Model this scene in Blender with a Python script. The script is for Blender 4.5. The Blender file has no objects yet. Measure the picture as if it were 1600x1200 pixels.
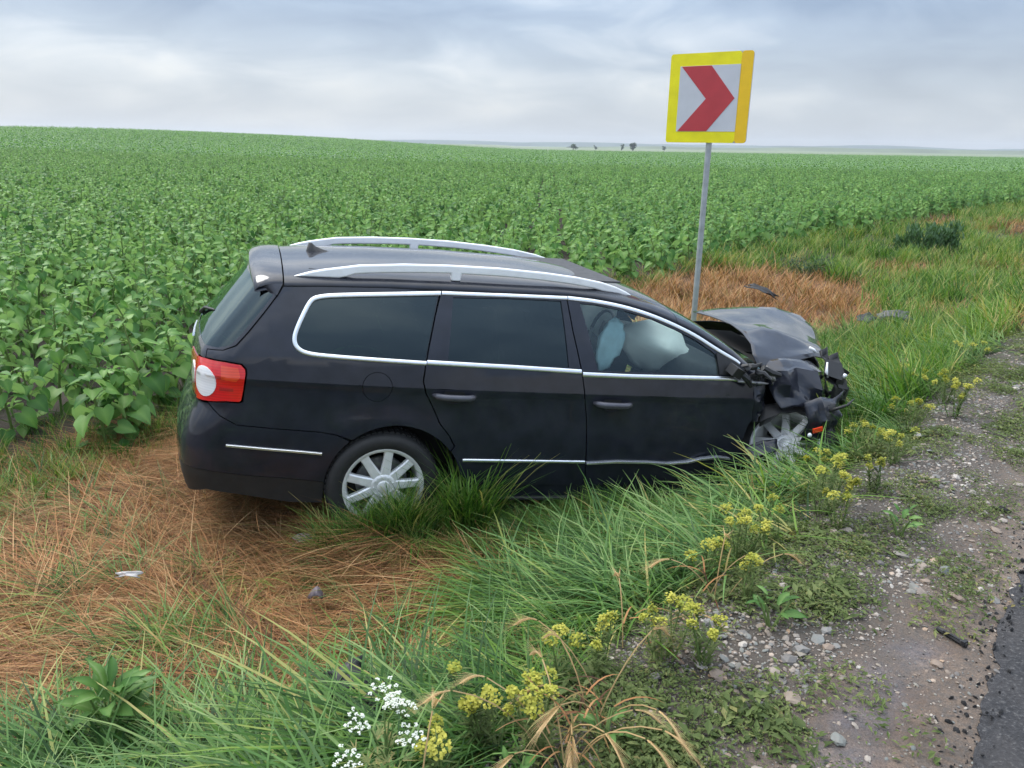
import bpy, bmesh, math, random
import numpy as np
from mathutils import Vector, Matrix, Euler, Quaternion

# ------------------------------------------------------------ camera, light
scn = bpy.context.scene
col = scn.collection
rad = math.radians
PITCH, ROLL = rad(17.3), rad(0.9)
cam = bpy.data.cameras.new('camera')
cam.sensor_width = 36.0
cam.lens = 1200.0 / 1600.0 * 36.0
cam.clip_start = .05
cam.clip_end = 12000
camo = bpy.data.objects.new('camera', cam)
col.objects.link(camo)
camo.location = (0, 0, 1.65)
_f = Vector((0, math.cos(PITCH), -math.sin(PITCH)))
_u = Vector((0, math.sin(PITCH), math.cos(PITCH)))
_r = Vector((1, 0, 0))
R_ = _r * math.cos(ROLL) + _u * math.sin(ROLL)
U_ = -_r * math.sin(ROLL) + _u * math.cos(ROLL)
camo.rotation_euler = Matrix((R_, U_, -_f)).transposed().to_euler()
scn.camera = camo

SUN_EL, SUN_AZ = rad(48), rad(-55)      # azimuth from +Y towards +X
world = bpy.data.worlds.new('World')
scn.world = world
world.use_nodes = True
nt = world.node_tree
nt.nodes.clear()
def wn(t, **k):
    n = nt.nodes.new(t)
    for a, b in k.items():
        setattr(n, a, b)
    return n
def wmath(op, a, b=None, clamp=False):
    n = wn('ShaderNodeMath', operation=op, use_clamp=clamp)
    for i, v in enumerate((a, b)):
        if v is None: continue
        if isinstance(v, (int, float)): n.inputs[i].default_value = v
        else: nt.links.new(v, n.inputs[i])
    return n.outputs[0]
def wramp(src, stops):
    n = wn('ShaderNodeValToRGB')
    r = n.color_ramp
    while len(r.elements) < len(stops): r.elements.new(.5)
    for e, (p, c) in zip(r.elements, stops):
        e.position = p; e.color = (*c, 1) if len(c) == 3 else c
    nt.links.new(src, n.inputs[0])
    return n.outputs[0]
def wmix(f, a, b):
    n = wn('ShaderNodeMix', data_type='RGBA')
    for s, v in ((n.inputs[0], f), (n.inputs[6], a), (n.inputs[7], b)):
        if isinstance(v, (int, float)): s.default_value = v
        elif isinstance(v, tuple): s.default_value = (*v, 1)
        else: nt.links.new(v, s)
    return n.outputs[2]
sky = wn('ShaderNodeTexSky', sky_type='NISHITA')
sky.sun_disc = False
sky.sun_elevation = SUN_EL
sky.sun_rotation = SUN_AZ
sky.air_density = 1.3
sky.dust_density = 2.0
tc = wn('ShaderNodeTexCoord')
sep = wn('ShaderNodeSeparateXYZ')
nt.links.new(tc.outputs['Generated'], sep.inputs[0])
zz = wmath('ADD', wmath('MAXIMUM', sep.outputs[2], 0.0), .30)
cmb = wn('ShaderNodeCombineXYZ')
nt.links.new(wmath('DIVIDE', sep.outputs[0], zz), cmb.inputs[0])
nt.links.new(wmath('DIVIDE', sep.outputs[1], zz), cmb.inputs[1])
def wnoise(scale, detail, rough, dist, off):
    mp = wn('ShaderNodeMapping')
    mp.inputs['Location'].default_value = off
    mp.inputs['Scale'].default_value = (1.0, 1.25, 1)
    nt.links.new(cmb.outputs[0], mp.inputs[0])
    n = wn('ShaderNodeTexNoise')
    n.inputs['Scale'].default_value = scale
    n.inputs['Detail'].default_value = detail
    n.inputs['Roughness'].default_value = rough
    n.inputs['Distortion'].default_value = dist
    nt.links.new(mp.outputs[0], n.inputs['Vector'])
    return n.outputs[0]
big = wnoise(.70, 3, .45, .3, (-8.7, .6, 0))
fine = wnoise(2.6, 7, .5, .6, (6.2, 1.0, 0))
mixn = wmath('ADD', wmath('MULTIPLY', big, .72), wmath('MULTIPLY', fine, .28))
# grey-blue cloud bellies to white breaks
cloud = wramp(mixn, [(.37, (.25, .33, .47)), (.465, (.38, .47, .61)), (.53, (.60, .67, .77)), (.59, (.84, .87, .90)), (.68, (1.05, 1.05, 1.02))])
hz = wmath('SUBTRACT', 1.0, wmath('MULTIPLY', wmath('MAXIMUM', sep.outputs[2], 0.0), 6.5), True)
hz = wmath('POWER', hz, 1.3)
cloud = wmix(wmath('MULTIPLY', hz, .8), cloud, (.84, .885, .90))
# nishita sky scaled by .1, seen a little through the cloud deck
skyb = wn('ShaderNodeMix', data_type='RGBA', blend_type='MULTIPLY')
skyb.inputs[0].default_value = 1
nt.links.new(sky.outputs[0], skyb.inputs[6])
skyb.inputs[7].default_value = (.10, .10, .10, 1)
tot = wmix(.86, skyb.outputs[2], cloud)
# an overcast sky brightens evenly from the horizon to the zenith (CIE overcast distribution)
cie = wmath('ADD', .46, wmath('MULTIPLY', wmath('MAXIMUM', sep.outputs[2], 0.0), 1.46))
totm = wn('ShaderNodeVectorMath', operation='SCALE')
nt.links.new(tot, totm.inputs[0]); nt.links.new(cie, totm.inputs['Scale'])
tot = totm.outputs[0]
bg = wn('ShaderNodeBackground')
bg.inputs[1].default_value = 1.0
nt.links.new(tot, bg.inputs[0])
wo = wn('ShaderNodeOutputWorld')
nt.links.new(bg.outputs[0], wo.inputs[0])

sun = bpy.data.lights.new('sun', 'SUN')
sun.energy = 1.5
sun.angle = rad(28)
sun.color = (1.0, .96, .90)
suno = bpy.data.objects.new('sun', sun)
col.objects.link(suno)
sd = Vector((math.sin(SUN_AZ) * math.cos(SUN_EL), math.cos(SUN_AZ) * math.cos(SUN_EL), math.sin(SUN_EL)))
suno.rotation_euler = (-sd).to_track_quat('-Z', 'Y').to_euler()
suno.location = (0, 0, 30)
vs = scn.view_settings
vs.view_transform = 'Standard'
vs.look = 'None'
vs.exposure = 0.97
vs.gamma = 1.0
vs.use_curve_mapping = False
scn.cycles.max_bounces = 6
scn.cycles.diffuse_bounces = 3
scn.cycles.glossy_bounces = 3
scn.cycles.transparent_max_bounces = 12
scn.render.filter_size = 1.7

# ------------------------------------------------------------ helpers
rng = random.Random(7)
NP = np.random.default_rng(11)

def props(o, label=None, cat=None, group=None, kind=None):
    for k, v in (('label', label), ('category', cat), ('group', group), ('kind', kind)):
        if v: o[k] = v
    return o
def link(o, parent=None):
    col.objects.link(o)
    if parent is not None: o.parent = parent
    return o
def mesh(name, verts, faces, mat=None, smooth=False):
    me = bpy.data.meshes.new(name)
    me.from_pydata([tuple(map(float, v)) for v in verts], [], faces)
    for m in (mat if isinstance(mat, (list, tuple)) else [mat] if mat else []):
        me.materials.append(m)
    if smooth: me.polygons.foreach_set('use_smooth', [True] * len(me.polygons))
    me.update()
    return me
def obj(name, me, parent=None, loc=None, rot=None, **k):
    o = bpy.data.objects.new(name, me)
    link(o, parent)
    if loc is not None: o.location = loc
    if rot is not None: o.rotation_euler = rot
    return props(o, **k)
def empty(name, loc=(0, 0, 0), rot=(0, 0, 0), **k):
    o = bpy.data.objects.new(name, None)
    o.empty_display_size = .1
    link(o)
    o.location = loc; o.rotation_euler = rot
    return props(o, **k)
class MB:
    def __init__(s): s.v = []; s.f = []; s.m = []
    def add(s, v, f, mi=0):
        b = len(s.v); s.v += [tuple(map(float, p)) for p in v]
        s.f += [tuple(b + i for i in q) for q in f]; s.m += [mi] * len(f)
    def box(s, c, h, rot=None, mi=0):
        c = Vector(c)
        P = [Vector((x * h[0], y * h[1], z * h[2])) for z in (-1, 1) for y in (-1, 1) for x in (-1, 1)]
        if rot is not None: P = [Euler(rot).to_matrix() @ p for p in P]
        s.add([c + p for p in P], [(0, 2, 3, 1), (4, 5, 7, 6), (0, 1, 5, 4), (2, 6, 7, 3), (0, 4, 6, 2), (1, 3, 7, 5)], mi)
    def tube(s, pts, r, n=6, mi=0, cap=True):
        pts = [Vector(p) for p in pts]
        rs = r if isinstance(r, (list, tuple)) else [r] * len(pts)
        vs_ = []; fs = []
        ref = Vector((0, 0, 1))
        for i, p in enumerate(pts):
            t = (pts[min(i + 1, len(pts) - 1)] - pts[max(i - 1, 0)]).normalized()
            a = t.cross(ref)
            if a.length < .05: a = t.cross(Vector((1, 0, 0)))
            a.normalize(); b = a.cross(t)
            for k in range(n):
                q = 2 * math.pi * k / n
                vs_.append(p + (a * math.cos(q) + b * math.sin(q)) * rs[i])
        for i in range(len(pts) - 1):
            for k in range(n):
                fs.append((i * n + k, i * n + (k + 1) % n, (i + 1) * n + (k + 1) % n, (i + 1) * n + k))
        if cap:
            fs.append(tuple(range(n - 1, -1, -1))); fs.append(tuple((len(pts) - 1) * n + k for k in range(n)))
        s.add(vs_, fs, mi)
    def lathe(s, prof, n=24, mi=0, axis='z', a0=0, a1=2 * math.pi):
        full = abs(a1 - a0 - 2 * math.pi) < 1e-6
        m = n if full else n + 1
        vs_ = []
        for k in range(m):
            q = a0 + (a1 - a0) * k / n
            for r, h in prof:
                x, y = r * math.cos(q), r * math.sin(q)
                vs_.append((x, y, h) if axis == 'z' else (x, h, y))
        L = len(prof); fs = []
        for k in range(n):
            k2 = (k + 1) % m
            for i in range(L - 1):
                q = (k * L + i, k2 * L + i, k2 * L + i + 1, k * L + i + 1)
                fs.append(q if axis == 'z' else q[::-1])
        s.add(vs_, fs, mi)
    def mesh(s, name, mats, smooth=False, sharp=None):
        me = mesh(name, s.v, s.f, mats, smooth)
        me.polygons.foreach_set('material_index', s.m)
        if sharp and smooth: me.set_sharp_from_angle(angle=rad(sharp))
        return me
    def obj(s, name, mats, parent=None, smooth=False, sharp=None, **k):
        return obj(name, s.mesh(name, mats, smooth, sharp), parent, **k)

# ------------------------------------------------------------ materials
class Mat:
    def __init__(s, name):
        s.m = bpy.data.materials.new(name); s.m.use_nodes = True
        s.t = s.m.node_tree; s.p = s.t.nodes['Principled BSDF']; s.o = s.t.nodes['Material Output']
    def n(s, t, **k):
        n = s.t.nodes.new(t)
        for a, b in k.items(): setattr(n, a, b)
        return n
    def l(s, a, b): s.t.links.new(a, b)
    def set(s, **k):
        for a, b in k.items():
            i = s.p.inputs[a.replace('_', ' ')]
            i.default_value = (*b, 1) if isinstance(b, tuple) and len(b) == 3 else b
        return s
    def noise(s, scale, detail=3, rough=.55, dist=0, coord='Object', vec=None, stretch=None):
        n = s.n('ShaderNodeTexNoise')
        n.inputs['Scale'].default_value = scale; n.inputs['Detail'].default_value = detail
        n.inputs['Roughness'].default_value = rough; n.inputs['Distortion'].default_value = dist
        v = vec or s.n('ShaderNodeTexCoord').outputs[coord]
        if stretch:
            mp = s.n('ShaderNodeMapping'); mp.inputs['Scale'].default_value = stretch
            s.l(v, mp.inputs[0]); v = mp.outputs[0]
        s.l(v, n.inputs['Vector'])
        return n.outputs[0]
    def ramp(s, src, stops):
        n = s.n('ShaderNodeValToRGB'); r = n.color_ramp
        while len(r.elements) < len(stops): r.elements.new(.5)
        for e, (p, c) in zip(r.elements, stops):
            c = (c, c, c) if isinstance(c, (int, float)) else c
            e.position = p; e.color = (*c, 1)
        s.l(src, n.inputs[0]); return n.outputs[0]
    def math(s, op, a, b=None, clamp=False):
        n = s.n('ShaderNodeMath', operation=op, use_clamp=clamp)
        for i, v in enumerate((a, b)):
            if v is None: continue
            if isinstance(v, (int, float)): n.inputs[i].default_value = v
            else: s.l(v, n.inputs[i])
        return n.outputs[0]
    def mix(s, f, a, b, blend='MIX'):
        n = s.n('ShaderNodeMix', data_type='RGBA', blend_type=blend)
        for k, v in ((n.inputs[0], f), (n.inputs[6], a), (n.inputs[7], b)):
            if isinstance(v, (int, float)): k.default_value = v
            elif isinstance(v, tuple): k.default_value = (*v, 1)
            else: s.l(v, k)
        return n.outputs[2]
    def bump(s, h, strength=.3, dist=.01):
        b = s.n('ShaderNodeBump'); b.inputs['Strength'].default_value = strength; b.inputs['Distance'].default_value = dist
        s.l(h, b.inputs['Height']); s.l(b.outputs[0], s.p.inputs['Normal']); return b.outputs[0]
    def base(s, c): s.l(c, s.p.inputs['Base Color']); return s

def simple(name, c, rough=.5, metal=0, var=.25, nscale=20, bump=0, **k):
    m = Mat(name).set(Base_Color=c, Roughness=rough, Metallic=metal, **k)
    n = m.noise(nscale, 4)
    lo = tuple(x * (1 - var) for x in c); hi = tuple(min(1, x * (1 + var)) for x in c)
    m.base(m.ramp(n, [(.3, lo), (.7, hi)]))
    if bump: m.bump(m.noise(nscale * 3, 3), bump, .004)
    return m.m

def leafmat(name, stops, rough=.42, trans=.32, tcol=1.4, under=None, vein=False, spec=.22):
    """vegetation: colour by a per-blade/leaf attribute and per-object random"""
    m = Mat(name)
    oi = m.n('ShaderNodeObjectInfo')
    at = m.n('ShaderNodeAttribute', attribute_name='tint')
    f = m.math('ADD', m.math('MULTIPLY', oi.outputs['Random'], .5), m.math('MULTIPLY', at.outputs['Fac'], .5))
    c = m.ramp(f, stops)
    if under:
        g = m.n('ShaderNodeNewGeometry')
        c = m.mix(m.math('MULTIPLY', g.outputs['Backfacing'], .7), c, under)
    m.base(c)
    m.set(Roughness=min(.8, rough + .08))
    m.p.inputs['Specular IOR Level'].default_value = spec
    tr = m.n('ShaderNodeBsdfTranslucent')
    m.l(m.mix(1.0, c, (tcol, tcol * 1.08, tcol * .6), 'MULTIPLY'), tr.inputs['Color'])
    mx = m.n('ShaderNodeMixShader'); mx.inputs[0].default_value = trans
    m.l(m.p.outputs[0], mx.inputs[1]); m.l(tr.outputs[0], mx.inputs[2]); m.l(mx.outputs[0], m.o.inputs['Surface'])
    return m.m

def glassmat(name, tint, refl_rough=.02):
    m = Mat(name)
    m.t.nodes.remove(m.p)
    tr = m.n('ShaderNodeBsdfTransparent'); tr.inputs[0].default_value = (*tint, 1)
    gl = m.n('ShaderNodeBsdfGlossy'); gl.inputs['Roughness'].default_value = refl_rough; gl.inputs[0].default_value = (.78, .97, 1, 1)
    fr = m.n('ShaderNodeFresnel'); fr.inputs['IOR'].default_value = 1.62
    b = m.n('ShaderNodeBump'); b.inputs['Strength'].default_value = .04; b.inputs['Distance'].default_value = .02
    m.l(m.noise(5, 2), b.inputs['Height']); m.l(b.outputs[0], gl.inputs['Normal'])
    mx = m.n('ShaderNodeMixShader')
    m.l(fr.outputs[0], mx.inputs[0]); m.l(tr.outputs[0], mx.inputs[1]); m.l(gl.outputs[0], mx.inputs[2]); m.l(mx.outputs[0], m.o.inputs['Surface'])
    return m.m

def paintmat():
    m = Mat('black_car_paint').set(Base_Color=(.02, .02, .027), Roughness=.45, Metallic=.0)
    m.p.inputs['Coat Weight'].default_value = .95
    m.p.inputs['Coat Roughness'].default_value = .045
    m.p.inputs['Coat IOR'].default_value = 1.43
    m.p.inputs['Specular IOR Level'].default_value = .12
    d = m.noise(9, 5)
    m.base(m.ramp(d, [(.3, (.0095, .011, .0175)), (.7, (.0185, .0205, .031))]))
    m.l(m.ramp(m.noise(14, 6, .65), [(.35, .012), (.7, .055)]), m.p.inputs['Coat Roughness'])
    # rain drops
    v = m.n('ShaderNodeTexVoronoi'); v.inputs['Scale'].default_value = 150
    m.l(m.n('ShaderNodeTexCoord').outputs['Object'], v.inputs['Vector'])
    drop = m.ramp(v.outputs['Distance'], [(.12, 1.0), (.30, 0.0)])
    keep = m.ramp(m.noise(60, 2), [(.50, 0.0), (.58, 1.0)])
    b = m.n('ShaderNodeBump'); b.inputs['Strength'].default_value = .35; b.inputs['Distance'].default_value = .0016
    m.l(m.math('MULTIPLY', drop, keep), b.inputs['Height'])
    m.l(b.outputs[0], m.p.inputs['Coat Normal'])
    return m.m

M = {}
M['paint'] = paintmat()
M['plastic'] = simple('black_plastic', (.014, .014, .015), .55, bump=.15)
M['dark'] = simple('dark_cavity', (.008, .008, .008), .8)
M['rubber'] = simple('tyre_rubber', (.016, .016, .016), .75, bump=.2)
M['handle'] = simple('handle_paint', (.085, .085, .10), .25, .3, var=.1)  # body paint made lighter: sky reflection on the handles put into the colour
M['chrome'] = simple('bright_trim', (.80, .82, .84), .25, .9, var=.05)
M['alu'] = simple('satin_aluminium', (.88, .89, .90), .42, .1, var=.04)
M['wheel'] = simple('silver_wheel_paint', (.78, .78, .77), .36, .3, var=.10, nscale=9)
M['glass_dark'] = glassmat('privacy_glass', (.016, .026, .026))
M['glass_clear'] = glassmat('green_tinted_glass', (.88, .98, .94))
M['seat'] = simple('grey_seat_cloth', (.06, .062, .066), .9, bump=.3)
M['dash'] = simple('dashboard_plastic', (.03, .031, .034), .65)
M['bag'] = simple('airbag_cloth', (.88, .88, .84), .85, var=.08, nscale=6, bump=.2)
M['bag_blue'] = simple('side_airbag_cloth', (.42, .60, .66), .85, var=.2, nscale=9, bump=.2)
M['metal'] = simple('bare_steel', (.32, .32, .33), .45, .8, var=.3)
M['galv'] = simple('galvanised_steel', (.42, .44, .46), .5, .5, var=.15, nscale=12)
def lampmat(name, c, rough=.12, lo=.88):
    m = Mat(name).set(Base_Color=c, Roughness=rough)
    m.p.inputs['Coat Weight'].default_value = 1; m.p.inputs['Coat Roughness'].default_value = .03
    w = m.n('ShaderNodeTexWave', wave_type='BANDS', bands_direction='Z'); w.inputs['Scale'].default_value = 22
    m.l(m.n('ShaderNodeTexCoord').outputs['Object'], w.inputs['Vector'])
    m.base(m.ramp(w.outputs[0], [(0, tuple(x * lo for x in c)), (1, tuple(min(1, x * 1.06) for x in c))]))
    return m.m
M['lamp_red'] = lampmat('red_lamp_lens', (.70, .010, .012))
M['lamp_dark'] = lampmat('dark_red_lamp_lens', (.40, .012, .012))
M['lamp_orange'] = lampmat('orange_red_lens', (.80, .065, .02))
M['lamp_white'] = lampmat('clear_lamp_lens', (.82, .80, .79), lo=.97)
EDGE=np.array([(-9,-8.),(-3,-1.7),(.14,1.72),(1.36,3.0),(3.58,5.49),(5.6,7.8),(9,11.4),(15,16.5),(26,23.5),(60,38),(160,62),(900,180)])
# edge of the crop field
FEDGE=np.array([(-30,-22.),(-8,.3),(-3.25,4.5),(-2.42,5.55),(.2,9.2),(2.0,12.0),(6.4,17.4),(23,35),(70,76),(230,190),(800,500)])
def edge_d(X,Y): return line_d(X,Y,EDGE)
def line_d(X,Y,LINE):
    X=np.asarray(X,float);Y=np.asarray(Y,float)
    best=np.full(X.shape,1e9);sg=np.ones(X.shape)
    for a,b in zip(LINE[:-1],LINE[1:]):
        e=b-a;L=np.hypot(*e);t=np.clip(((X-a[0])*e[0]+(Y-a[1])*e[1])/L**2,0,1)
        dx=X-a[0]-t*e[0];dy=Y-a[1]-t*e[1];q=np.hypot(dx,dy)
        s=np.where(e[0]*dy-e[1]*dx>0,1,-1)
        m=q<best;best=np.where(m,q,best);sg=np.where(m,s,sg)
    return best*sg
def sst(a,b,x):
    t=np.clip((x-a)/(b-a),0,1);return t*t*(3-2*t)
def vnoise(x,y,seed=0):
    xi=np.floor(x).astype(np.int64);yi=np.floor(y).astype(np.int64);fx=x-xi;fy=y-yi
    def h(a,b):
        n=(a*374761393+b*668265263+seed*982451653)&0x7fffffff
        n=((n^(n>>13))*1274126177)&0x7fffffff
        return ((n^(n>>16))&0xffff)/65535.
    fx=fx*fx*(3-2*fx);fy=fy*fy*(3-2*fy)
    return (h(xi,yi)*(1-fx)+h(xi+1,yi)*fx)*(1-fy)+(h(xi,yi+1)*(1-fx)+h(xi+1,yi+1)*fx)*fy
def fbm(x,y,seed=0,o=4):
    s=0;a=.5;t=0
    for i in range(o):
        s=s+a*vnoise(x*2**i,y*2**i,seed+i*7);t+=a;a*=.5
    return s/t
def height(X,Y):
    X=np.asarray(X,float);Y=np.asarray(Y,float)
    d=edge_d(X,Y)
    z=-.48*sst(-.05,1.15,d)-.03*sst(1.,2.5,d)+.10*sst(4.2,5.6,d)
    z=z-.13*np.exp(-((X-1.3)**2+(Y-4.9)**2)/.7)
    z=z+.07*np.exp(-((X+.70)**2+(Y-3.82)**2)/.09)
    near=1-sst(40,120,Y)
    z=z+near*sst(0,1,d)*(.10*(fbm(X*.9,Y*.9,3)-.5)+.05*(fbm(X*4,Y*4,9)-.5))
    z=z+np.where(d<0,.03*(fbm(X*1.6,Y*1.6,5)-.5)*sst(-.9,-.6,d),0)
    z=z+2.7*sst(25,130,Y)*sst(12,-70,X)*sst(0,6,d)
    z=z-1.2*sst(215,330,Y)
    return z
T_CAR = (-1.0136, 4.7942, -0.4973)      # estate car, rear axle
# ------------------------------------------------------------ ground
DRY1 = np.array([(-6, 4.3), (-3.52, 4.92), (-3.04, 5.26), (-2.58, 5.72), (-1.4, 6.6), (1.5, 7.5), (1.2, 6.0), (-.4, 4.9), (-1.03, 4.0), (-.15, 3.98), (.30, 3.55), (.22, 3.05), (-.10, 2.80), (-.55, 2.60), (-1.05, 2.38), (-1.45, 2.24), (-2.0, 2.05), (-4, 1.4)])
DRY2 = np.array([(.8, 9.0), (1.2, 11.4), (1.94, 11.9), (3.37, 13.4), (5.45, 13.8), (5.3, 10.68), (4.6, 9.3), (3.66, 8.6), (2.6, 8.0)])
def inpoly(X, Y, P):
    r = np.zeros(X.shape, bool); n = len(P)
    for i in range(n):
        x0, y0 = P[i]; x1, y1 = P[i - 1]
        c = ((y0 > Y) != (y1 > Y)) & (X < (x1 - x0) * (Y - y0) / ((y1 - y0) if abs(y1 - y0) > 1e-9 else 1e-9) + x0)
        r ^= c
    return r
def dryness(X, Y):
    jx = .5 * (fbm(X * 1.6, Y * 1.6, 31) - .5) * 2; jy = .5 * (fbm(X * 1.6 + 50, Y * 1.6, 33) - .5) * 2
    a = inpoly(X + jx, Y + jy, DRY1) | inpoly(X + 1.5 * jx, Y + 1.5 * jy, DRY2)
    return a.astype(float)
def field_d(X, Y): return line_d(X, Y, FEDGE) + .45 * (fbm(X * .9, Y * .9, 61) - .5)

def warp(n, near, far, k):
    t = np.linspace(-1, 1, n); return np.sinh(t * k) / np.sinh(k) * far
gx = np.unique(np.r_[warp(181, 0, 1500, 7.2), np.arange(-5, 8, .11)])
gy = np.unique(np.r_[-40, -15, -6, -2, np.arange(-1, 13, .11), 13 + np.sinh(np.linspace(0, 1, 110) * 6.5) / np.sinh(6.5) * 2900])
GX, GY = np.meshgrid(gx, gy, indexing='ij')
GZ = height(GX, GY)
V = np.stack([GX, GY, GZ], -1).reshape(-1, 3)
nx, ny = len(gx), len(gy)
I = (np.arange(nx - 1)[:, None] * ny + np.arange(ny - 1)[None]).ravel()
Fq = np.stack([I, I + ny, I + ny + 1, I + 1], 1)
me = bpy.data.meshes.new('ground')
me.vertices.add(len(V)); me.vertices.foreach_set('co', V.ravel())
me.loops.add(Fq.size); me.loops.foreach_set('vertex_index', Fq.ravel())
me.polygons.add(len(Fq)); me.polygons.foreach_set('loop_start', np.arange(0, Fq.size, 4)); me.polygons.foreach_set('loop_total', np.full(len(Fq), 4))
me.polygons.foreach_set('use_smooth', [True] * len(Fq))
me.update(); me.validate()
dd = edge_d(GX, GY).ravel(); fe = field_d(GX, GY).ravel()
jit = .35 * (fbm(GX * 2.2, GY * 2.2, 41).ravel() - .5)
grav = 1 - sst(-.05, .40, dd + jit)
soil = sst(-.15, .25, fe)
dry = dryness(GX, GY).ravel()
far = sst(205, 260, GY.ravel())
ca = me.color_attributes.new('zone', 'FLOAT_COLOR', 'POINT')
ca.data.foreach_set('color', np.stack([grav, dry, soil, far], 1).ravel())
oil = np.exp(-((dd + .62 + .10 * np.sin(GY.ravel() * 2.2)) / .13) ** 2) * sst(1.0, 1.5, GY.ravel()) * sst(2.75, 2.2, GY.ravel())
da = me.attributes.new('damp', 'FLOAT', 'POINT'); da.data.foreach_set('value', sst(-.60, -.25, dd + .9 * jit))
oa = me.attributes.new('oil', 'FLOAT', 'POINT'); oa.data.foreach_set('value', oil)
m = Mat('ground_surface')
z_ = m.n('ShaderNodeAttribute', attribute_name='zone')
sp = m.n('ShaderNodeSeparateColor'); m.l(z_.outputs['Color'], sp.inputs[0])
n1 = m.noise(3.5, 8, .62); n2 = m.noise(38, 6, .7); n3 = m.noise(.9, 4)
mud = m.ramp(n1, [(.30, (.085, .058, .040)), (.48, (.185, .132, .095)), (.66, (.29, .215, .160))])
mud = m.mix(m.ramp(n2, [(.42, 0), (.62, .75)]), mud, (.10, .09, .082))
mud = m.mix(m.ramp(m.noise(90, 3), [(.62, 0), (.70, .35)]), mud, (.30, .26, .23))
dat = m.n('ShaderNodeAttribute', attribute_name='damp')
mud = m.mix(m.math('MULTIPLY', dat.outputs['Fac'], .8), mud, m.ramp(n2, [(.3, (.035, .030, .024)), (.7, (.10, .085, .068))]))
oat = m.n('ShaderNodeAttribute', attribute_name='oil')
oilc = m.ramp(m.math('ADD', oat.outputs['Fac'], m.math('MULTIPLY', n1, .35)), [(.3, (.22, .15, .10)), (.6, (.30, .17, .11)), (.85, (.22, .16, .17)), (1.0, (.17, .17, .23))])
mud = m.mix(m.math('MULTIPLY', m.math('MULTIPLY', oat.outputs['Fac'], m.ramp(m.noise(5, 4), [(.35, .1), (.6, 1.0)])), .32), mud, oilc)
litter = m.ramp(n2, [(.3, (.018, .020, .008)), (.7, (.050, .046, .022))])
straw = m.ramp(n2, [(.3, (.060, .030, .014)), (.7, (.19, .105, .05))])
tilth = m.ramp(n1, [(.3, (.030, .023, .017)), (.7, (.075, .058, .045))])
farc = m.ramp(m.noise(.004, 3, stretch=(1, 6, 1)), [(.35, (.10, .16, .07)), (.5, (.19, .21, .12)), (.62, (.10, .15, .08)), (.7, (.22, .24, .16))])
c = m.mix(sp.outputs[1], litter, straw)
c = m.mix(sp.outputs[2], c, tilth)
c = m.mix(sp.outputs[0], c, mud)
c = m.mix(z_.outputs['Alpha'], c, farc)
grit = m.noise(160, 4, .8)
c = m.mix(m.math('MULTIPLY', sp.outputs[0], m.ramp(grit, [(.40, .55), (.55, 0)])), c, (.045, .036, .030))
m.base(c)
m.l(m.math('SUBTRACT', .95, m.math('MULTIPLY', sp.outputs[0], m.math('ADD', .22, m.math('MULTIPLY', oat.outputs['Fac'], .25)))), m.p.inputs['Roughness'])
m.bump(m.math('ADD', m.math('ADD', m.math('MULTIPLY', n1, .6), m.math('MULTIPLY', n2, .6)), m.math('MULTIPLY', grit, .22)), .9, .03)
me.materials.append(m.m)
ground = obj('ground', me, kind='structure')

# asphalt with a ragged edge, laid 4 mm over the shoulder
RE = np.array([(-6, -7.6), (.02, 0.0), (1.315, 1.74), (1.86, 2.5), (2.54, 3.3), (4.5, 5.4), (6.6, 7.3), (9.8, 10.6), (16, 15.4), (27, 22.3), (61, 36.8), (161, 60.8), (900, 178)])
Lr = np.r_[0, np.cumsum(np.hypot(*np.diff(RE, axis=0).T))]
ts = np.r_[np.arange(6, 26, .025), np.arange(26, 400, 4)]
ins = np.stack([np.interp(ts, Lr, RE[:, 0]), np.interp(ts, Lr, RE[:, 1])], 1)
nz = (fbm(ts * 12, ts * 0, 71, 5) - .5) * .07
tg_ = np.gradient(np.stack([np.interp(ts, Lr, np.convolve(np.r_[RE[:1, 0], RE[:, 0], RE[-1:, 0]], [.25, .5, .25], 'valid')), np.interp(ts, Lr, np.convolve(np.r_[RE[:1, 1], RE[:, 1], RE[-1:, 1]], [.25, .5, .25], 'valid'))], 1), axis=0)
tg_ /= np.linalg.norm(tg_, axis=1, keepdims=True)
outr = ins + 6.8 * np.stack([tg_[:, 1], -tg_[:, 0]], 1)
nn = (outr - ins) / np.linalg.norm(outr - ins, axis=1, keepdims=True)
ins = ins + nn * nz[:, None]
V = [];F = []
for a, b in zip(ins, outr):
    h = float(height(a[0], a[1]))
    V += [(a[0], a[1], h - .03), (a[0], a[1], h + .005), (a[0] + (b[0] - a[0]) * .015, a[1] + (b[1] - a[1]) * .015, max(h, 0.0) + .016), (b[0], b[1], .05)]
for i in range(len(ts) - 1):
    for j in range(3): F.append((i * 4 + j, i * 4 + j + 1, (i + 1) * 4 + j + 1, (i + 1) * 4 + j)[::-1])
m = Mat('asphalt').set(Roughness=.75)
a1 = m.noise(75, 4, .75); a2 = m.noise(4, 5)
c = m.ramp(a1, [(.35, (.012, .012, .014)), (.55, (.040, .040, .045)), (.68, (.15, .145, .14))])
m.base(m.mix(m.ramp(a2, [(.4, 0), (.7, .4)]), c, (.09, .08, .075)))
m.bump(a1, 1.0, .02)
obj('road', mesh('road', V, F, m.m), kind='structure')

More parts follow.
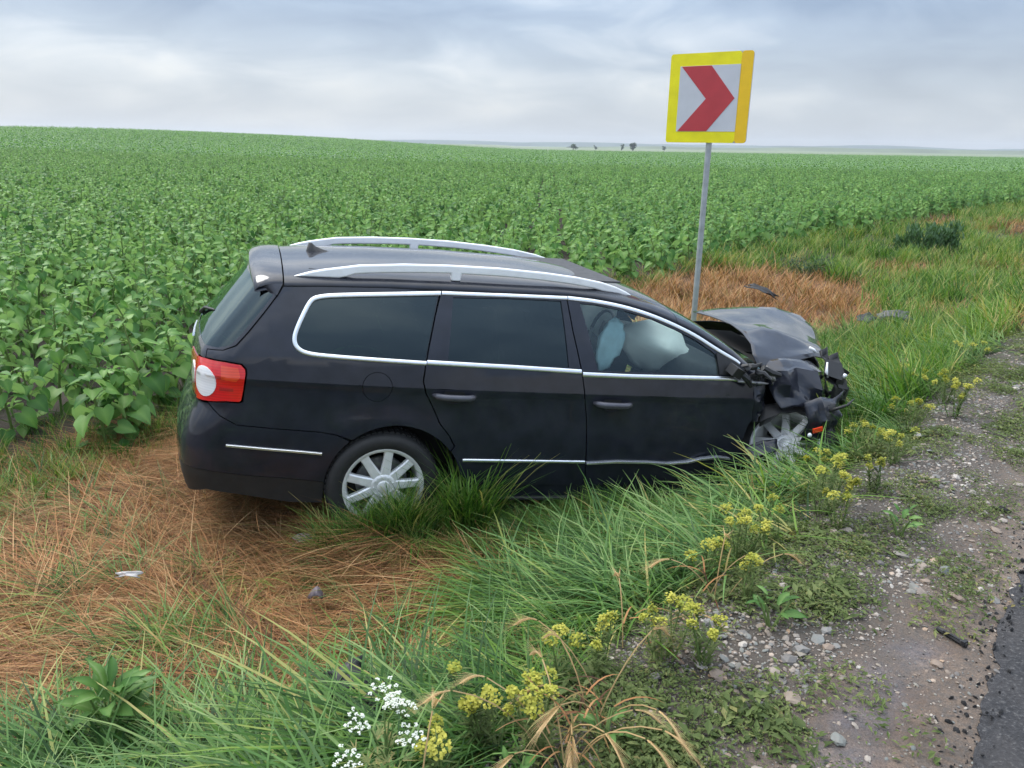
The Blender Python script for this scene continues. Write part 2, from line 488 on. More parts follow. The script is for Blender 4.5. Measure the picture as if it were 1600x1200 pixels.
# crumbs of tar broken from the edge are scattered further down
# low hills along the horizon
def hill_strip(name, y0, x0, x1, prof_seed, hmin, hmax, c, n=160):
    V = [];F = []
    xs = np.linspace(x0, x1, n)
    h = hmin + (hmax - hmin) * fbm(xs * .0035, xs * 0, prof_seed, 4) * sst(0, .08, (xs - x0) / (x1 - x0)) * sst(1, .92, (xs - x0) / (x1 - x0))
    for x, q in zip(xs, h):
        V += [(x, y0, -8), (x, y0 + 60, q * .7), (x, y0 + 200, q), (x, y0 + 900, -10)]
    for i in range(n - 1):
        for j in range(3): F.append((i * 4 + j, (i + 1) * 4 + j, (i + 1) * 4 + j + 1, i * 4 + j + 1))
    mm = Mat(name + '_cover').set(Roughness=1)
    mm.base(mm.ramp(mm.noise(.008, 5, stretch=(1, .3, 4)), [(.35, tuple(x * .8 for x in c)), (.65, tuple(x * 1.25 for x in c))]))
    return obj(name, mesh(name, V, F, mm.m, True), kind='structure')
hill_strip('hills', 2300, -600, 3600, 3, 6, 20, (.07, .10, .085))
hill_strip('hills', 1300, 100, 2600, 9, 0, 8, (.11, .14, .075))

# ------------------------------------------------------------ road sign
SX, SY, SZ = 2.029, 8.682, 2.152
sign = empty('road_sign', (SX, SY, -.55), (0, 0, -.604), label='square yellow-bordered road sign with a red chevron on a thin grey post behind the car', cat='road sign')
hz0 = SZ + .55
def plate(name, pts, y, mat, parent, th=.0025):
    n = len(pts)
    A = [(x, y, z) for x, z in pts]; B = [(x, y + th, z) for x, z in pts]
    bm = bmesh.new(); a = [bm.verts.new(p) for p in A]; b = [bm.verts.new(p) for p in B]
    for L in (a, b): bmesh.ops.triangle_fill(bm, use_beauty=True, edges=[bm.edges.new((L[i], L[(i + 1) % n])) for i in range(n)])
    for i in range(n): bm.faces.new((a[i], a[(i + 1) % n], b[(i + 1) % n], b[i]))
    bmesh.ops.recalc_face_normals(bm, faces=bm.faces)
    me = bpy.data.meshes.new(name); bm.to_mesh(me); bm.free(); me.materials.append(mat)
    return obj(name, me, parent)
def rrect(x0, x1, z0, z1, r, n=5):
    P = []
    for cx, cz, a in ((x1 - r, z1 - r, 0), (x0 + r, z1 - r, 90), (x0 + r, z0 + r, 180), (x1 - r, z0 + r, 270)):
        P += [(cx + r * math.cos(rad(a + 90 * i / n)), cz + r * math.sin(rad(a + 90 * i / n))) for i in range(n + 1)]
    return P
ro = -.009
M['yel'] = simple('yellow_reflective', (.93, .80, .005), .45, var=.10, nscale=5)
M['ora'] = simple('amber_reflective', (.92, .56, .012), .45, var=.05, nscale=8)
M['wht'] = simple('white_reflective', (.60, .60, .64), .45, var=.05, nscale=6)
M['red'] = simple('red_reflective', (.50, .045, .055), .45, var=.08, nscale=6)
H = .45
bk = plate('back_plate', [(x, z + hz0) for x, z in rrect(-H, H, -H, H, .035)], .004, M['galv'], sign, .018)
plate('border', [(x, z + hz0) for x, z in rrect(-H, .325, -H, H, .03)], 0, M['yel'], sign, .004)
plate('border', [(x, z + hz0) for x, z in rrect(.3265, H, -H, H, .03)], -.001, M['ora'], sign, .005)
plate('face', [(x, z + hz0) for x, z in rrect(-.335, .325, -.335, .325, .004)], -.003, M['wht'], sign, .003)
plate('chevron', [(x, z + hz0) for x, z in [(-.318, .322), (.012, .322), (.290, -.005), (.012, -.332), (-.318, -.332), (-.022, -.005)]], -.006, M['red'], sign, .003)
mb = MB(); mb.tube([(.035, .05, -.1), (.035, .05, hz0 + .40)], .032, 14)
mb.obj('post', M['galv'], sign, smooth=True, sharp=60)
for z in (-.25, .25):
    mb = MB()
    mb.lathe([(.0335, -.02), (.037, -.02), (.037, .02), (.0335, .02)], 14); n0 = len(mb.v) - 56
    for i in range(n0, len(mb.v)):
        x, y, q = mb.v[i]; mb.v[i] = (x + .035, y + .05, q + hz0 + z)
    mb.box((.035, .02, hz0 + z), (.06, .008, .02))
    mb.obj('clamp', M['metal'], sign)

# ------------------------------------------------------------ vegetation kit
def strip(mb_v, mb_f, tint, p0, dirv, length, width, bend, segs=4, t=.5, side=None, tip=.12, base=.8):
    """a grass blade: starts along dirv and bends under 'bend' (a vector pull)"""
    p = Vector(p0); d = Vector(dirv).normalized(); b0 = len(mb_v)
    sd = side or d.cross(Vector((0, 0, 1)))
    if sd.length < .1: sd = Vector((1, 0, 0))
    sd = sd.normalized()
    for i in range(segs + 1):
        u = i / segs
        w = width * (base + (1 - base) * min(1, u * 3)) * (1 - u ** 2 * (1 - tip))
        mb_v.append(tuple(p - sd * w * .5)); mb_v.append(tuple(p + sd * w * .5)); tint.extend([t, t])
        p = p + d * (length / segs); d = (d + Vector(bend) / segs).normalized()
    for i in range(segs): mb_f.append((b0 + 2 * i, b0 + 2 * i + 1, b0 + 2 * i + 3, b0 + 2 * i + 2))
def tinted(name, V, F, T, mats, mi=None):
    me = mesh(name, V, F, mats, False)
    a = me.attributes.new('tint', 'FLOAT', 'POINT'); a.data.foreach_set('value', np.array(T, float))
    if mi is not None: me.polygons.foreach_set('material_index', mi)
    return me
def tuft(name, seed, n, L, W, rad_, lean, droop, mat, up=1., spread=.35, segs=4):
    r = random.Random(seed); V = [];F = [];T = []
    for _ in range(n):
        q = r.uniform(0, 6.283); rr_ = rad_ * math.sqrt(r.random())
        a = r.gauss(0, spread)
        d = Vector((math.cos(a) * lean, math.sin(a) * lean, up * r.uniform(.6, 1.3)))
        strip(V, F, T, (rr_ * math.cos(q), rr_ * math.sin(q), -.02), d, L * r.uniform(.55, 1.15), W * r.uniform(.7, 1.3),
              Vector((math.cos(a) * .7, math.sin(a) * .7 + r.gauss(0, .25), -droop * r.uniform(.6, 1.4))), segs, r.random())
    return tinted(name, V, F, T, mat)
def kit(name, meshes):
    c = bpy.data.collections.new(name)
    for i, me in enumerate(meshes):
        o = bpy.data.objects.new('%s_%02d' % (name, i), me); c.objects.link(o)
    return c
def scatter(name, pts, rots, scl, idx, coll, kind='stuff', parent=None, label=None, cat=None):
    me = bpy.data.meshes.new(name)
    n = len(pts)
    me.vertices.add(n); me.vertices.foreach_set('co', np.asarray(pts, float).ravel())
    for nm, tp, key, val in (('rot', 'FLOAT_VECTOR', 'vector', rots), ('scl', 'FLOAT', 'value', scl), ('idx', 'INT', 'value', idx)):
        a = me.attributes.new(nm, tp, 'POINT')
        a.data.foreach_set(key, np.asarray(val, np.int32 if tp == 'INT' else float).ravel())
    o = obj(name, me, parent, kind=kind, label=label, cat=cat)
    g = bpy.data.node_groups.new(name, 'GeometryNodeTree')
    g.interface.new_socket('Geometry', in_out='INPUT', socket_type='NodeSocketGeometry')
    g.interface.new_socket('Geometry', in_out='OUTPUT', socket_type='NodeSocketGeometry')
    N = g.nodes.new; Lk = g.links.new
    gi = N('NodeGroupInput'); go = N('NodeGroupOutput'); ip = N('GeometryNodeInstanceOnPoints'); ci = N('GeometryNodeCollectionInfo')
    ci.inputs['Collection'].default_value = coll; ci.inputs['Separate Children'].default_value = True; ci.inputs['Reset Children'].default_value = True
    def at(nm, t):
        a = N('GeometryNodeInputNamedAttribute'); a.data_type = t; a.inputs['Name'].default_value = nm; return a.outputs['Attribute']
    Lk(gi.outputs[0], ip.inputs['Points']); Lk(ci.outputs[0], ip.inputs['Instance']); ip.inputs['Pick Instance'].default_value = True
    Lk(at('idx', 'INT'), ip.inputs['Instance Index'])
    e2r = N('FunctionNodeEulerToRotation'); Lk(at('rot', 'FLOAT_VECTOR'), e2r.inputs[0]); Lk(e2r.outputs[0], ip.inputs['Rotation'])
    Lk(at('scl', 'FLOAT'), ip.inputs['Scale']); Lk(ip.outputs[0], go.inputs[0])
    md = o.modifiers.new('scatter', 'NODES'); md.node_group = g
    return o
CW = np.array([0, 0, 1.65])
def inview(X, Y, Z, margin=0.15):
    P = np.stack([X, Y, Z], -1) - CW
    d = P @ np.array(_f); u = P @ np.array(R_); v = P @ np.array(U_)
    mg = margin + .6 / np.maximum(d, .5)
    return (d > .2) & (np.abs(u) < d * (.667 + mg)) & (np.abs(v) < d * (.5 + mg))

M['grass'] = leafmat('green_grass_blade', [(.12, (.016, .050, .010)), (.34, (.048, .125, .018)), (.50, (.095, .200, .030)), (.68, (.185, .280, .055)), (.86, (.38, .33, .12))], .45, .3)
M['grass_blue'] = leafmat('couch_grass_blade', [(.12, (.022, .060, .017)), (.45, (.068, .155, .038)), (.70, (.145, .255, .075)), (.9, (.24, .33, .12))], .42, .3)
M['straw'] = leafmat('dry_grass_blade', [(.12, (.070, .034, .018)), (.30, (.19, .082, .036)), (.40, (.19, .180, .058)), (.48, (.34, .150, .060)), (.64, (.44, .225, .095)), (.84, (.56, .360, .185))], .6, .2, 1.1)
M['weed'] = leafmat('verge_leaf', [(.0, (.046, .070, .020)), (.45, (.105, .145, .044)), (.8, (.175, .205, .075)), (1., (.26, .21, .08))], .55, .25)
M['sun_leaf'] = leafmat('sunflower_leaf', [(.0, (.014, .055, .012)), (.38, (.064, .170, .036)), (.72, (.165, .31, .075)), (1., (.31, .44, .16))], .40, .33, 1.5, under=(.22, .33, .18))
M['stem'] = leafmat('green_stem', [(0, (.10, .17, .05)), (1, (.20, .27, .09))], .5, .1)
M['stem_dry'] = leafmat('dry_stem', [(0, (.30, .19, .08)), (1, (.52, .37, .18))], .6, .15, 1.)
M['yellow'] = leafmat('yellow_floret', [(0, (.22, .28, .05)), (.4, (.40, .39, .06)), (1, (.60, .55, .12))], .6, .3, 1.1)
M['white_petal'] = leafmat('white_floret', [(0, (.70, .72, .66)), (1, (.84, .84, .80))], .6, .3, 1.)
M['ear'] = leafmat('barley_ear', [(0, (.40, .25, .11)), (1, (.66, .48, .25))], .6, .15, 1.)

# --- sunflower leaves and plants
def heart(seed, curl=.5):
    r = random.Random(seed)
    rows = [(-.06, .0, .30), (.12, 0, .47), (.38, 0, .42), (.68, 0, .24), (1.0, 0, .0)]
    V = [];F = [];T = []
    ph = r.uniform(-.2, .2)
    for i, (u, _, w) in enumerate(rows):
        zc = -curl * u * u * .55; x = u * (1 - .16 * curl * u)
        lift = .16 + r.uniform(-.06, .1)
        t = .35
        V += [(x - (.07 if i == 0 else 0), w, zc + lift * w + r.uniform(-.035, .035)), (x - (.03 if i == 0 else 0), w * .5, zc + lift * w * .25 + r.uniform(-.012, .012)), (x if i else .03, 0, zc), (x - (.03 if i == 0 else 0), -w * .5, zc + lift * w * .25), (x - (.07 if i == 0 else 0), -w, zc + lift * w + r.uniform(-.035, .035))]
        T += [.45, .55, .9, .55, .45]
    for i in range(4):
        for j in range(4):
            a = i * 5 + j; F.append((a, a + 1, a + 6, a + 5))
    # the tip row folds to one point: drop the degenerate width
    me = tinted('leaf', V, F, T, M['sun_leaf']); me.polygons.foreach_set('use_smooth', [True] * len(F))
    return me
LEAF = [heart(i, c) for i, c in enumerate((.5, .9, .25, .7))]
def sun_layout(seed):
    r = random.Random(seed)
    h = r.uniform(.48, .70); lean = Vector((r.gauss(-.05, .12), r.gauss(0, .12), 0)) * h
    stem = [Vector((0, 0, -.05)), Vector((lean.x * .15, lean.y * .15, h * .35)), Vector((lean.x * .5, lean.y * .5, h * .7)), Vector((lean.x, lean.y, h))]
    def on(t):
        t *= 3; i = min(int(t), 2); return stem[i].lerp(stem[i + 1], t - i)
    leaves = []; n = r.randint(16, 20); q = r.uniform(0, 6.28)
    for i in range(n):
        t = .10 + .90 * (i / (n - 1)); q += 2.4 + r.gauss(0, .25)
        size = (.158 - .085 * max(0, t - .45) / .55) * r.uniform(.8, 1.15) if t > .3 else r.uniform(.11, .16)
        pl = (.11 - .08 * max(0, t - .5) / .5) * r.uniform(.7, 1.2)
        el = rad(r.uniform(15, 50) + 15 * t)
        p0 = on(t); d = Vector((math.cos(q) * math.cos(el), math.sin(q) * math.cos(el), math.sin(el)))
        p1 = p0 + d * pl * .6; d2 = (d + Vector((0, 0, -.35))).normalized(); p2 = p1 + d2 * pl * .45
        dip = rad(r.uniform(-55, 5) + (25 if t > .85 else 0))
        m_ = Matrix.Translation(p2) @ Matrix.Rotation(q + r.gauss(0, .25), 4, 'Z') @ Matrix.Rotation(-dip, 4, 'Y') @ Matrix.Rotation(r.gauss(0, .35), 4, 'X') @ Matrix.Scale(size, 4)
        leaves.append((r.randrange(4), m_, [p0, p1, p2]))
    return stem, leaves
def sun_stem_mesh(stem, leaves):
    mb = MB(); mb.tube(stem, [.011, .010, .008, .005], 5)
    for _, _, pts in leaves: mb.tube(pts, [.0042, .0035, .003], 3, cap=False)
    return tinted('stem', mb.v, mb.f, [rng.random() * .4 + .3 for _ in mb.v], M['stem'])
def sun_joined(stem, leaves, name='sunflower_plant', simple_=False):
    sm = sun_stem_mesh(stem, leaves) if not simple_ else None
    V = [];F = [];T = [];MI = []
    if sm:
        V = [tuple(v.co) for v in sm.vertices]; F = [tuple(p.vertices) for p in sm.polygons]; T = [.5] * len(V); MI = [1] * len(F)
        bpy.data.meshes.remove(sm)
    for k_, m_, _ in leaves:
        b = len(V); lm_ = LEAF[k_]
        if simple_:
            V += [tuple(m_ @ Vector(p)) for p in ((-.02, 0, 0), (.3, .42, .03), (1, 0, -.3), (.3, -.42, .03), (.4, 0, -.03))]
            F += [(b, b + 4, b + 1)[::-1], (b + 1, b + 4, b + 2)[::-1], (b + 2, b + 4, b + 3)[::-1], (b + 3, b + 4, b)[::-1]]; MI += [0] * 4; T += [rng.random()] * 5
        else:
            V += [tuple(m_ @ v.co) for v in lm_.vertices]; tt = rng.random() * .7
            T += [d.value * .3 + tt for d in lm_.attributes['tint'].data]
            F += [tuple(b + i for i in p.vertices) for p in lm_.polygons]; MI += [0] * len(lm_.polygons)
    return tinted(name, V, F, T, [M['sun_leaf'], M['stem']], MI)
LAY = [sun_layout(100 + i) for i in range(10)]
STEMS = [sun_stem_mesh(*l) for l in LAY[:6]]
JOIN = [sun_joined(*l) for l in LAY]
JOINS = [sun_joined(*l, simple_=True) for l in LAY]
AZ = rad(2.4)
ux = np.array([math.cos(AZ), -math.sin(AZ)]); uy = np.array([math.sin(AZ), math.cos(AZ)])
def field_points(y0, y1, row, stepy, xr_):
    rows = np.arange(-int(xr_ / row), int(xr_ / row) + 1) * row; along = np.arange(y0, y1, stepy)
    A, B = np.meshgrid(rows, along, indexing='ij'); A = A.ravel(); B = B.ravel()
    A = A + NP.normal(0, .05, A.shape); B = B + NP.uniform(-.5, .5, B.shape) * stepy
    X = A * ux[0] + B * uy[0]; Y = A * ux[1] + B * uy[1]
    d = edge_d(X, Y); k_ = (field_d(X, Y) > .05) & (Y < 212)
    X, Y = X[k_], Y[k_]; Z = height(X, Y)
    v = inview(X, Y, Z + .3); return X[v], Y[v], Z[v]
X, Y, Z = field_points(1, 62, .62, .20, 60)
keep = NP.random(len(X)) > .05
X, Y, Z = X[keep], Y[keep], Z[keep]
# the plants seen largest come first: in frame and not behind the car
inf = inview(X, Y, Z + .45, -.03)
ca_, sa_ = math.cos(rad(18.06)), math.sin(rad(18.06))
def car_ab(x, y): return (x - T_CAR[0]) * ca_ + (y - T_CAR[1]) * sa_, -(x - T_CAR[0]) * sa_ + (y - T_CAR[1]) * ca_
a0_, b0_ = car_ab(0., 0.); a1_, b1_ = car_ab(X, Y)
tt = np.clip((.3 - b0_) / (b1_ - b0_), 0, 1); aa = a0_ + (a1_ - a0_) * tt; zz_ = 1.65 + (Z + .6 - 1.65) * tt
hid = (aa > -.85) & (aa < 2.3) & (zz_ < .85) & (b1_ > .3)
order = np.argsort(np.hypot(X, Y) + 1000. * (~inf | hid)); X, Y, Z = X[order], Y[order], Z[order]
GRP = 'young sunflower plants in the crop field'
SL = 'leafy young sunflower plant growing in the green crop field behind the car'
# those hidden behind the car from here are ordinary plants of the mass
front = []; rest = []
lead = [i for i in range(len(X))]
NIND, NLEAF = 300, 300
for i in range(min(NIND, len(X))):
    li = rng.randrange(6 if i < NLEAF else 10); stem, leaves = LAY[li]
    rz = rng.uniform(0, 6.283); sc = rng.uniform(.88, 1.2)
    if i < NLEAF:
        p = empty('sunflower_plant', (X[i], Y[i], Z[i]), (0, 0, rz), label=SL, cat='plant', group=GRP)
        p.scale = (sc,) * 3
        obj('stem', STEMS[li], p)
        for k_, m_, _ in leaves:
            l_ = obj('leaf', LEAF[k_], p); l_.matrix_local = m_
    else:
        p = obj('sunflower_plant', JOIN[li], None, (X[i], Y[i], Z[i]), (0, 0, rz), label=SL, cat='plant', group=GRP)
        p.scale = (sc,) * 3
cj = kit('sunflower_mass', JOIN); cjs = kit('sunflower_far', JOINS)
s_ = slice(NIND, None); n = len(X) - NIND
scatter('sunflower_crop', np.stack([X, Y, Z], 1)[s_], np.stack([NP.normal(0, .08, n), NP.normal(0, .08, n), NP.uniform(0, 6.283, n)], 1), NP.uniform(.88, 1.25, n), NP.integers(0, 10, n), cj)
X, Y, Z = field_points(62, 212, .70, .42, 180)
n = len(X)
scatter('sunflower_crop', np.stack([X, Y, Z], 1), np.stack([np.zeros(n), np.zeros(n), NP.uniform(0, 6.283, n)], 1), NP.uniform(1.2, 1.6, n), NP.integers(0, 10, n), cjs)

# --- grasses
def region(x0, x1, y0, y1, dens):
    n = int((x1 - x0) * (y1 - y0) * dens)
    X = NP.uniform(x0, x1, n); Y = NP.uniform(y0, y1, n); return X, Y
def lay_angle(X, Y):
    return math.pi + (fbm(X * .8, Y * .8, 51, 3) - .5) * 3.4
def not_in_car(X, Y, pad=0.):
    c, s = math.cos(rad(18.06)), math.sin(rad(18.06)); dx = X - T_CAR[0]; dy = Y - T_CAR[1]
    a = dx * c + dy * s; b = -dx * s + dy * c
    return ~((a > -1.0 - pad) & (a < 3.05 + pad) & (np.abs(b) < .80 + pad))
G1 = kit('lodged_grass', [tuft('lodged_grass', 10 + i, 24, .54, .0100, .08, 1.15, .60, M['grass'], .62, .75) for i in range(5)] +
         [tuft('couch_grass', 20 + i, 22, .46, .0092, .08, .7, .8, M['grass_blue'], 1., .9) for i in range(3)])
G2 = kit('straw_grass', [tuft('straw_grass', 40 + i, 28, .46, .0040, .11, 1.0, .35, M['straw'], .28, .8) for i in range(5)] +
         [tuft('straw_grass_up', 50 + i, 16, .32, .0034, .06, .8, .3, M['straw'], .8, .9) for i in range(2)] +
         [tuft('straw_long', 56 + i, 7, .70, .0044, .12, 1.0, .25, M['straw'], .40, .5, 6) for i in range(2)])
G3 = kit('upright_grass', [tuft('upright_grass', 60 + i, 20, .30, .0055, .05, .35, .45, M['grass'], 1.2, 1.6) for i in range(4)])
def place_grass(name, X, Y, coll, nidx, smin, smax, ang=None, w=None):
    Z = height(X, Y); v = inview(X, Y, Z + .1, .12); X, Y, Z = X[v], Y[v], Z[v]; n = len(X)
    a = (lay_angle(X, Y) + NP.normal(0, .60, n)) if ang is None else ang(X, Y, n)
    # lie on the slope
    e = .05; sx = (height(X + e, Y) - height(X - e, Y)) / (2 * e); sy = (height(X, Y + e) - height(X, Y - e)) / (2 * e)
    pit = -np.arctan(sx * np.cos(a) + sy * np.sin(a))
    idx = NP.choice(len(w), n, p=np.array(w) / sum(w)) if w else NP.integers(0, nidx, n)
    return scatter(name, np.stack([X, Y, Z], 1), np.stack([np.zeros(n), pit, a], 1), NP.uniform(smin, smax, n) * (.62 + .76 * fbm(X * 2.6, Y * 2.6, 57, 2)), idx, coll)
# near verge
X, Y = region(-5, 5, .9, 9, 330)
d = edge_d(X, Y); dr = dryness(X, Y); r_ = np.hypot(X, Y)
thin = NP.random(len(X)) < np.clip(3.2 / r_, .25, 1)
base = (field_d(X, Y) < .1) & thin & not_in_car(X, Y)
patch_n = fbm(X * 2.1, Y * 2.1, 81, 3)
dense = sst(.12, .55, d + .5 * (fbm(X * 1.7, Y * 1.7, 83) - .5))
green = base & (dr < .5) & (NP.random(len(X)) < dense * .9)
place_grass('green_grass', X[green & not_in_car(X, Y, .55)], Y[green & not_in_car(X, Y, .55)], G1, 8, .65, 1.15)
nearcar = green & ~not_in_car(X, Y, .55)
place_grass('green_grass', X[nearcar], Y[nearcar], G1, 8, .34, .52)
mixg = base & (dr > .5) & (NP.random(len(X)) < .05 + .28 * sst(.52, .64, patch_n))
place_grass('green_grass', X[mixg], Y[mixg], G1, 8, .5, .85)
X, Y = region(-5, 4.5, 1.2, 9, 420)
d = edge_d(X, Y); dr = dryness(X, Y); r_ = np.hypot(X, Y)
st_ = (dr > .5) & (field_d(X, Y) < .15) & (d > .4) & (NP.random(len(X)) < np.clip(4 / r_, .3, 1))
place_grass('straw_grass', X[st_], Y[st_], G2, 9, .7, 1.2, ang=lambda X, Y, n: lay_angle(X * .7, Y * .7) + NP.normal(0, .5, n), w=[4, 4, 4, 4, 4, 1, 1, .9, .9])
fr = (dr < .5) & (fbm(X * 1.3, Y * 1.3, 91, 3) > .50) & (d > .5) & (field_d(X, Y) < 0) & (NP.random(len(X)) < .22)
place_grass('straw_grass', X[fr], Y[fr], G2, 9, .6, 1.0)
# grass pushed up along the flank and round the wheels
c_, sn_ = math.cos(rad(18.06)), math.sin(rad(18.06))
a = NP.uniform(-.45, 2.75, 1000); b = -NP.uniform(.95, 1.40, 1000)
f_ = NP.random(1000) < np.where(a < .45, .55, np.where(a < 2.0, .45, .9))
a, b = a[f_], b[f_]
wx, wy = T_CAR[0] + a * c_ - b * sn_, T_CAR[1] + a * sn_ + b * c_
low = a < 2.0
place_grass('green_grass', wx[low], wy[low], G3, 4, .35, .65, ang=lambda X, Y, n: NP.uniform(0, 6.283, n))
place_grass('green_grass', wx[~low], wy[~low], G3, 4, .35, .6, ang=lambda X, Y, n: NP.uniform(0, 6.283, n))
a = NP.uniform(-.32, .42, 80); b = -NP.uniform(.95, 1.10, 80)
place_grass('green_grass', T_CAR[0] + a * c_ - b * sn_, T_CAR[1] + a * sn_ + b * c_, G3, 4, .85, 1.15, ang=lambda X, Y, n: NP.uniform(0, 6.283, n))
a = NP.normal(.47, .055, 22); b = -NP.normal(1.02, .05, 22)
place_grass('green_grass', T_CAR[0] + a * c_ - b * sn_, T_CAR[1] + a * sn_ + b * c_, G3, 4, 1.5, 2.1, ang=lambda X, Y, n: NP.uniform(0, 6.283, n))
X, Y = region(1.6, 6.5, 4.4, 9.5, 60)
d = edge_d(X, Y); k_ = (d > .35) & (d < 3.4) & not_in_car(X, Y, .1) & (dryness(X, Y) < .5)
place_grass('green_grass', X[k_], Y[k_], G3, 4, 1.0, 1.9, ang=lambda X, Y, n: NP.uniform(0, 6.283, n))
# weeds and grass under the first rows of the crop
X, Y = region(-7, 3, 1, 12, 110)
fd_ = field_d(X, Y); k_ = (fd_ > -.30) & (fd_ < .9) & (NP.random(len(X)) < 1.1 - fd_) & not_in_car(X, Y, .1)
place_grass('green_grass', X[k_], Y[k_], G3, 4, .5, .95, ang=lambda X, Y, n: NP.uniform(0, 6.283, n))
# far verge: coarser tufts
G4 = kit('verge_tuft', [tuft('verge_tuft', 80 + i, 26, .42, .012, .16, .4, .4, M['grass'], 1.1, 1.6, 3) for i in range(4)])
G5 = kit('verge_straw', [tuft('verge_straw', 90 + i, 26, .34, .009, .16, .6, .3, M['straw'], .9, 1.8, 3) for i in range(3)])
X, Y = region(-3, 34, 7.5, 46, 30)
d = edge_d(X, Y); dr = dryness(X, Y)
th = NP.random(len(X)) < np.clip(11 / np.hypot(X, Y), .12, 1)
k_ = (d > .25) & (field_d(X, Y) < .2) & th & not_in_car(X, Y)
brown = NP.random(len(X)) < .06 + .6 * sst(.50, .66, fbm(X * .35, Y * .35, 95, 3))
g_ = k_ & (dr < .5) & ~brown
place_grass('verge_grass', X[g_], Y[g_], G4, 4, .6, 1.15, ang=lambda X, Y, n: NP.uniform(0, 6.283, n))
s_ = k_ & ((dr > .5) | brown)
place_grass('verge_straw', X[s_], Y[s_], G5, 3, .6, 1.1, ang=lambda X, Y, n: NP.uniform(0, 6.283, n))

# --- low leafy weeds creeping over the shoulder
def weedpatch(seed, n=46, R=.10, lw=.016):
    r = random.Random(seed); V = [];F = [];T = []
    for _ in range(n):
        q = r.uniform(0, 6.283); rr_ = R * math.sqrt(r.random()); h = r.uniform(.004, .045) * (1.2 - rr_ / R)
        c = Vector((rr_ * math.cos(q), rr_ * math.sin(q), h)); a = r.uniform(0, 6.283); s = lw * r.uniform(.6, 1.5); el = r.uniform(-.2, .6)
        u = Vector((math.cos(a) * math.cos(el), math.sin(a) * math.cos(el), math.sin(el))); v = Vector((-math.sin(a), math.cos(a), r.uniform(-.3, .3)))
        b = len(V); V += [tuple(c - u * s), tuple(c + v * s * .42 + Vector((0, 0, .003))), tuple(c + u * s * 1.1), tuple(c - v * s * .42 + Vector((0, 0, .003)))]
        F.append((b, b + 1, b + 2, b + 3)); T += [r.random()] * 4
    return tinted('creeping_weed', V, F, T, M['weed'])
G6 = kit('creeping_weed', [weedpatch(200 + i, 80, .11, .0085) for i in range(5)] + [weedpatch(210 + i, 40, .12, .019) for i in range(3)])
X, Y = region(-1.5, 9, .9, 10, 260)
d = edge_d(X, Y); nz_ = fbm(X * 2.6, Y * 2.6, 111, 4)
pr = sst(-.72, -.40, d) * sst(1.1, .5, d) * (.12 + .88 * sst(.46, .57, nz_ + .10 * sst(.0, .5, d)))
k_ = (NP.random(len(X)) < pr) & (NP.random(len(X)) < np.clip(3.5 / np.hypot(X, Y), .3, 1))
k2 = d[k_] > .25 
place_grass('creeping_weeds', X[k_], Y[k_], G6, 8, .6, 1.25, ang=lambda X, Y, n: NP.uniform(0, 6.283, n), w=[4, 4, 4, 4, 4, .8, .8, .8])

# --- gravel: loose stones on the shoulder
def pebble(seed):
    r = random.Random(seed); bm = bmesh.new(); bmesh.ops.create_icosphere(bm, subdivisions=1 if seed % 3 else 2, radius=1)
    sx, sy, sz = r.uniform(.8, 1.3), r.uniform(.6, 1.0), r.uniform(.30, .6)
    for v in bm.verts:
        v.co = Vector((v.co.x * sx, v.co.y * sy, v.co.z * sz)) * (1 + r.uniform(-.16, .16))
    me = bpy.data.meshes.new('stone'); bm.to_mesh(me); bm.free(); return me
m = Mat('gravel_stone').set(Roughness=.62)
oi = m.n('ShaderNodeObjectInfo')
c = m.ramp(oi.outputs['Random'], [(0, (.09, .085, .08)), (.18, (.18, .175, .165)), (.34, (.15, .17, .16)), (.5, (.26, .22, .17)), (.66, (.21, .15, .11)), (.82, (.29, .25, .21)), (.95, (.46, .42, .37)), (1, (.36, .22, .12))])
m.base(m.mix(m.ramp(m.noise(2.5, 4), [(.35, .0), (.7, .45)]), c, (.16, .13, .11)))
M['stone'] = m.m
PEB = [pebble(i) for i in range(9)]
for me in PEB: me.materials.append(M['stone'])
G7 = kit('gravel_piece', PEB)
X, Y = region(-1, 9, 1.1, 10, 2600)
d = edge_d(X, Y); nz_ = fbm(X * 2.2, Y * 2.2, 121, 3)
pr = (.35 * sst(-.95, -.7, d) + .65 * sst(-.55, -.3, d)) * sst(.5, .1, d) * (.30 + .70 * sst(.42, .60, nz_)) * np.clip(3.2 / np.hypot(X, Y), .15, 1)
k_ = NP.random(len(X)) < pr
X, Y = X[k_], Y[k_]; Z = height(X, Y); v = inview(X, Y, Z); X, Y, Z = X[v], Y[v], Z[v]; n = len(X)
scatter('gravel', np.stack([X, Y, Z + .001], 1), np.stack([NP.normal(0, .3, n), NP.normal(0, .3, n), NP.uniform(0, 6.283, n)], 1), .0035 + .0095 * NP.random(n) ** 2.0, NP.integers(0, 9, n), G7)
X, Y = region(-.5, 4.5, 1.2, 6, 5200)
d = edge_d(X, Y); nz_ = fbm(X * 3.1, Y * 3.1, 125, 3)
k_ = NP.random(len(X)) < (.25 * sst(-.95, -.7, d) + .75 * sst(-.5, -.3, d)) * sst(.45, .1, d) * (.5 + .5 * sst(.40, .58, nz_)) * np.clip(2.6 / np.hypot(X, Y), .2, 1)
X, Y = X[k_], Y[k_]; Z = height(X, Y); v = inview(X, Y, Z, .05); X, Y, Z = X[v], Y[v], Z[v]; n = len(X)
scatter('grit', np.stack([X, Y, Z + .001], 1), np.stack([NP.normal(0, .4, n), NP.normal(0, .4, n), NP.uniform(0, 6.283, n)], 1), .0022 + .0035 * NP.random(n), NP.integers(0, 9, n), G7)
PEBA = [p.copy() for p in PEB[:5]]
for p in PEBA: p.materials.clear(); p.materials.append(bpy.data.materials['asphalt'])
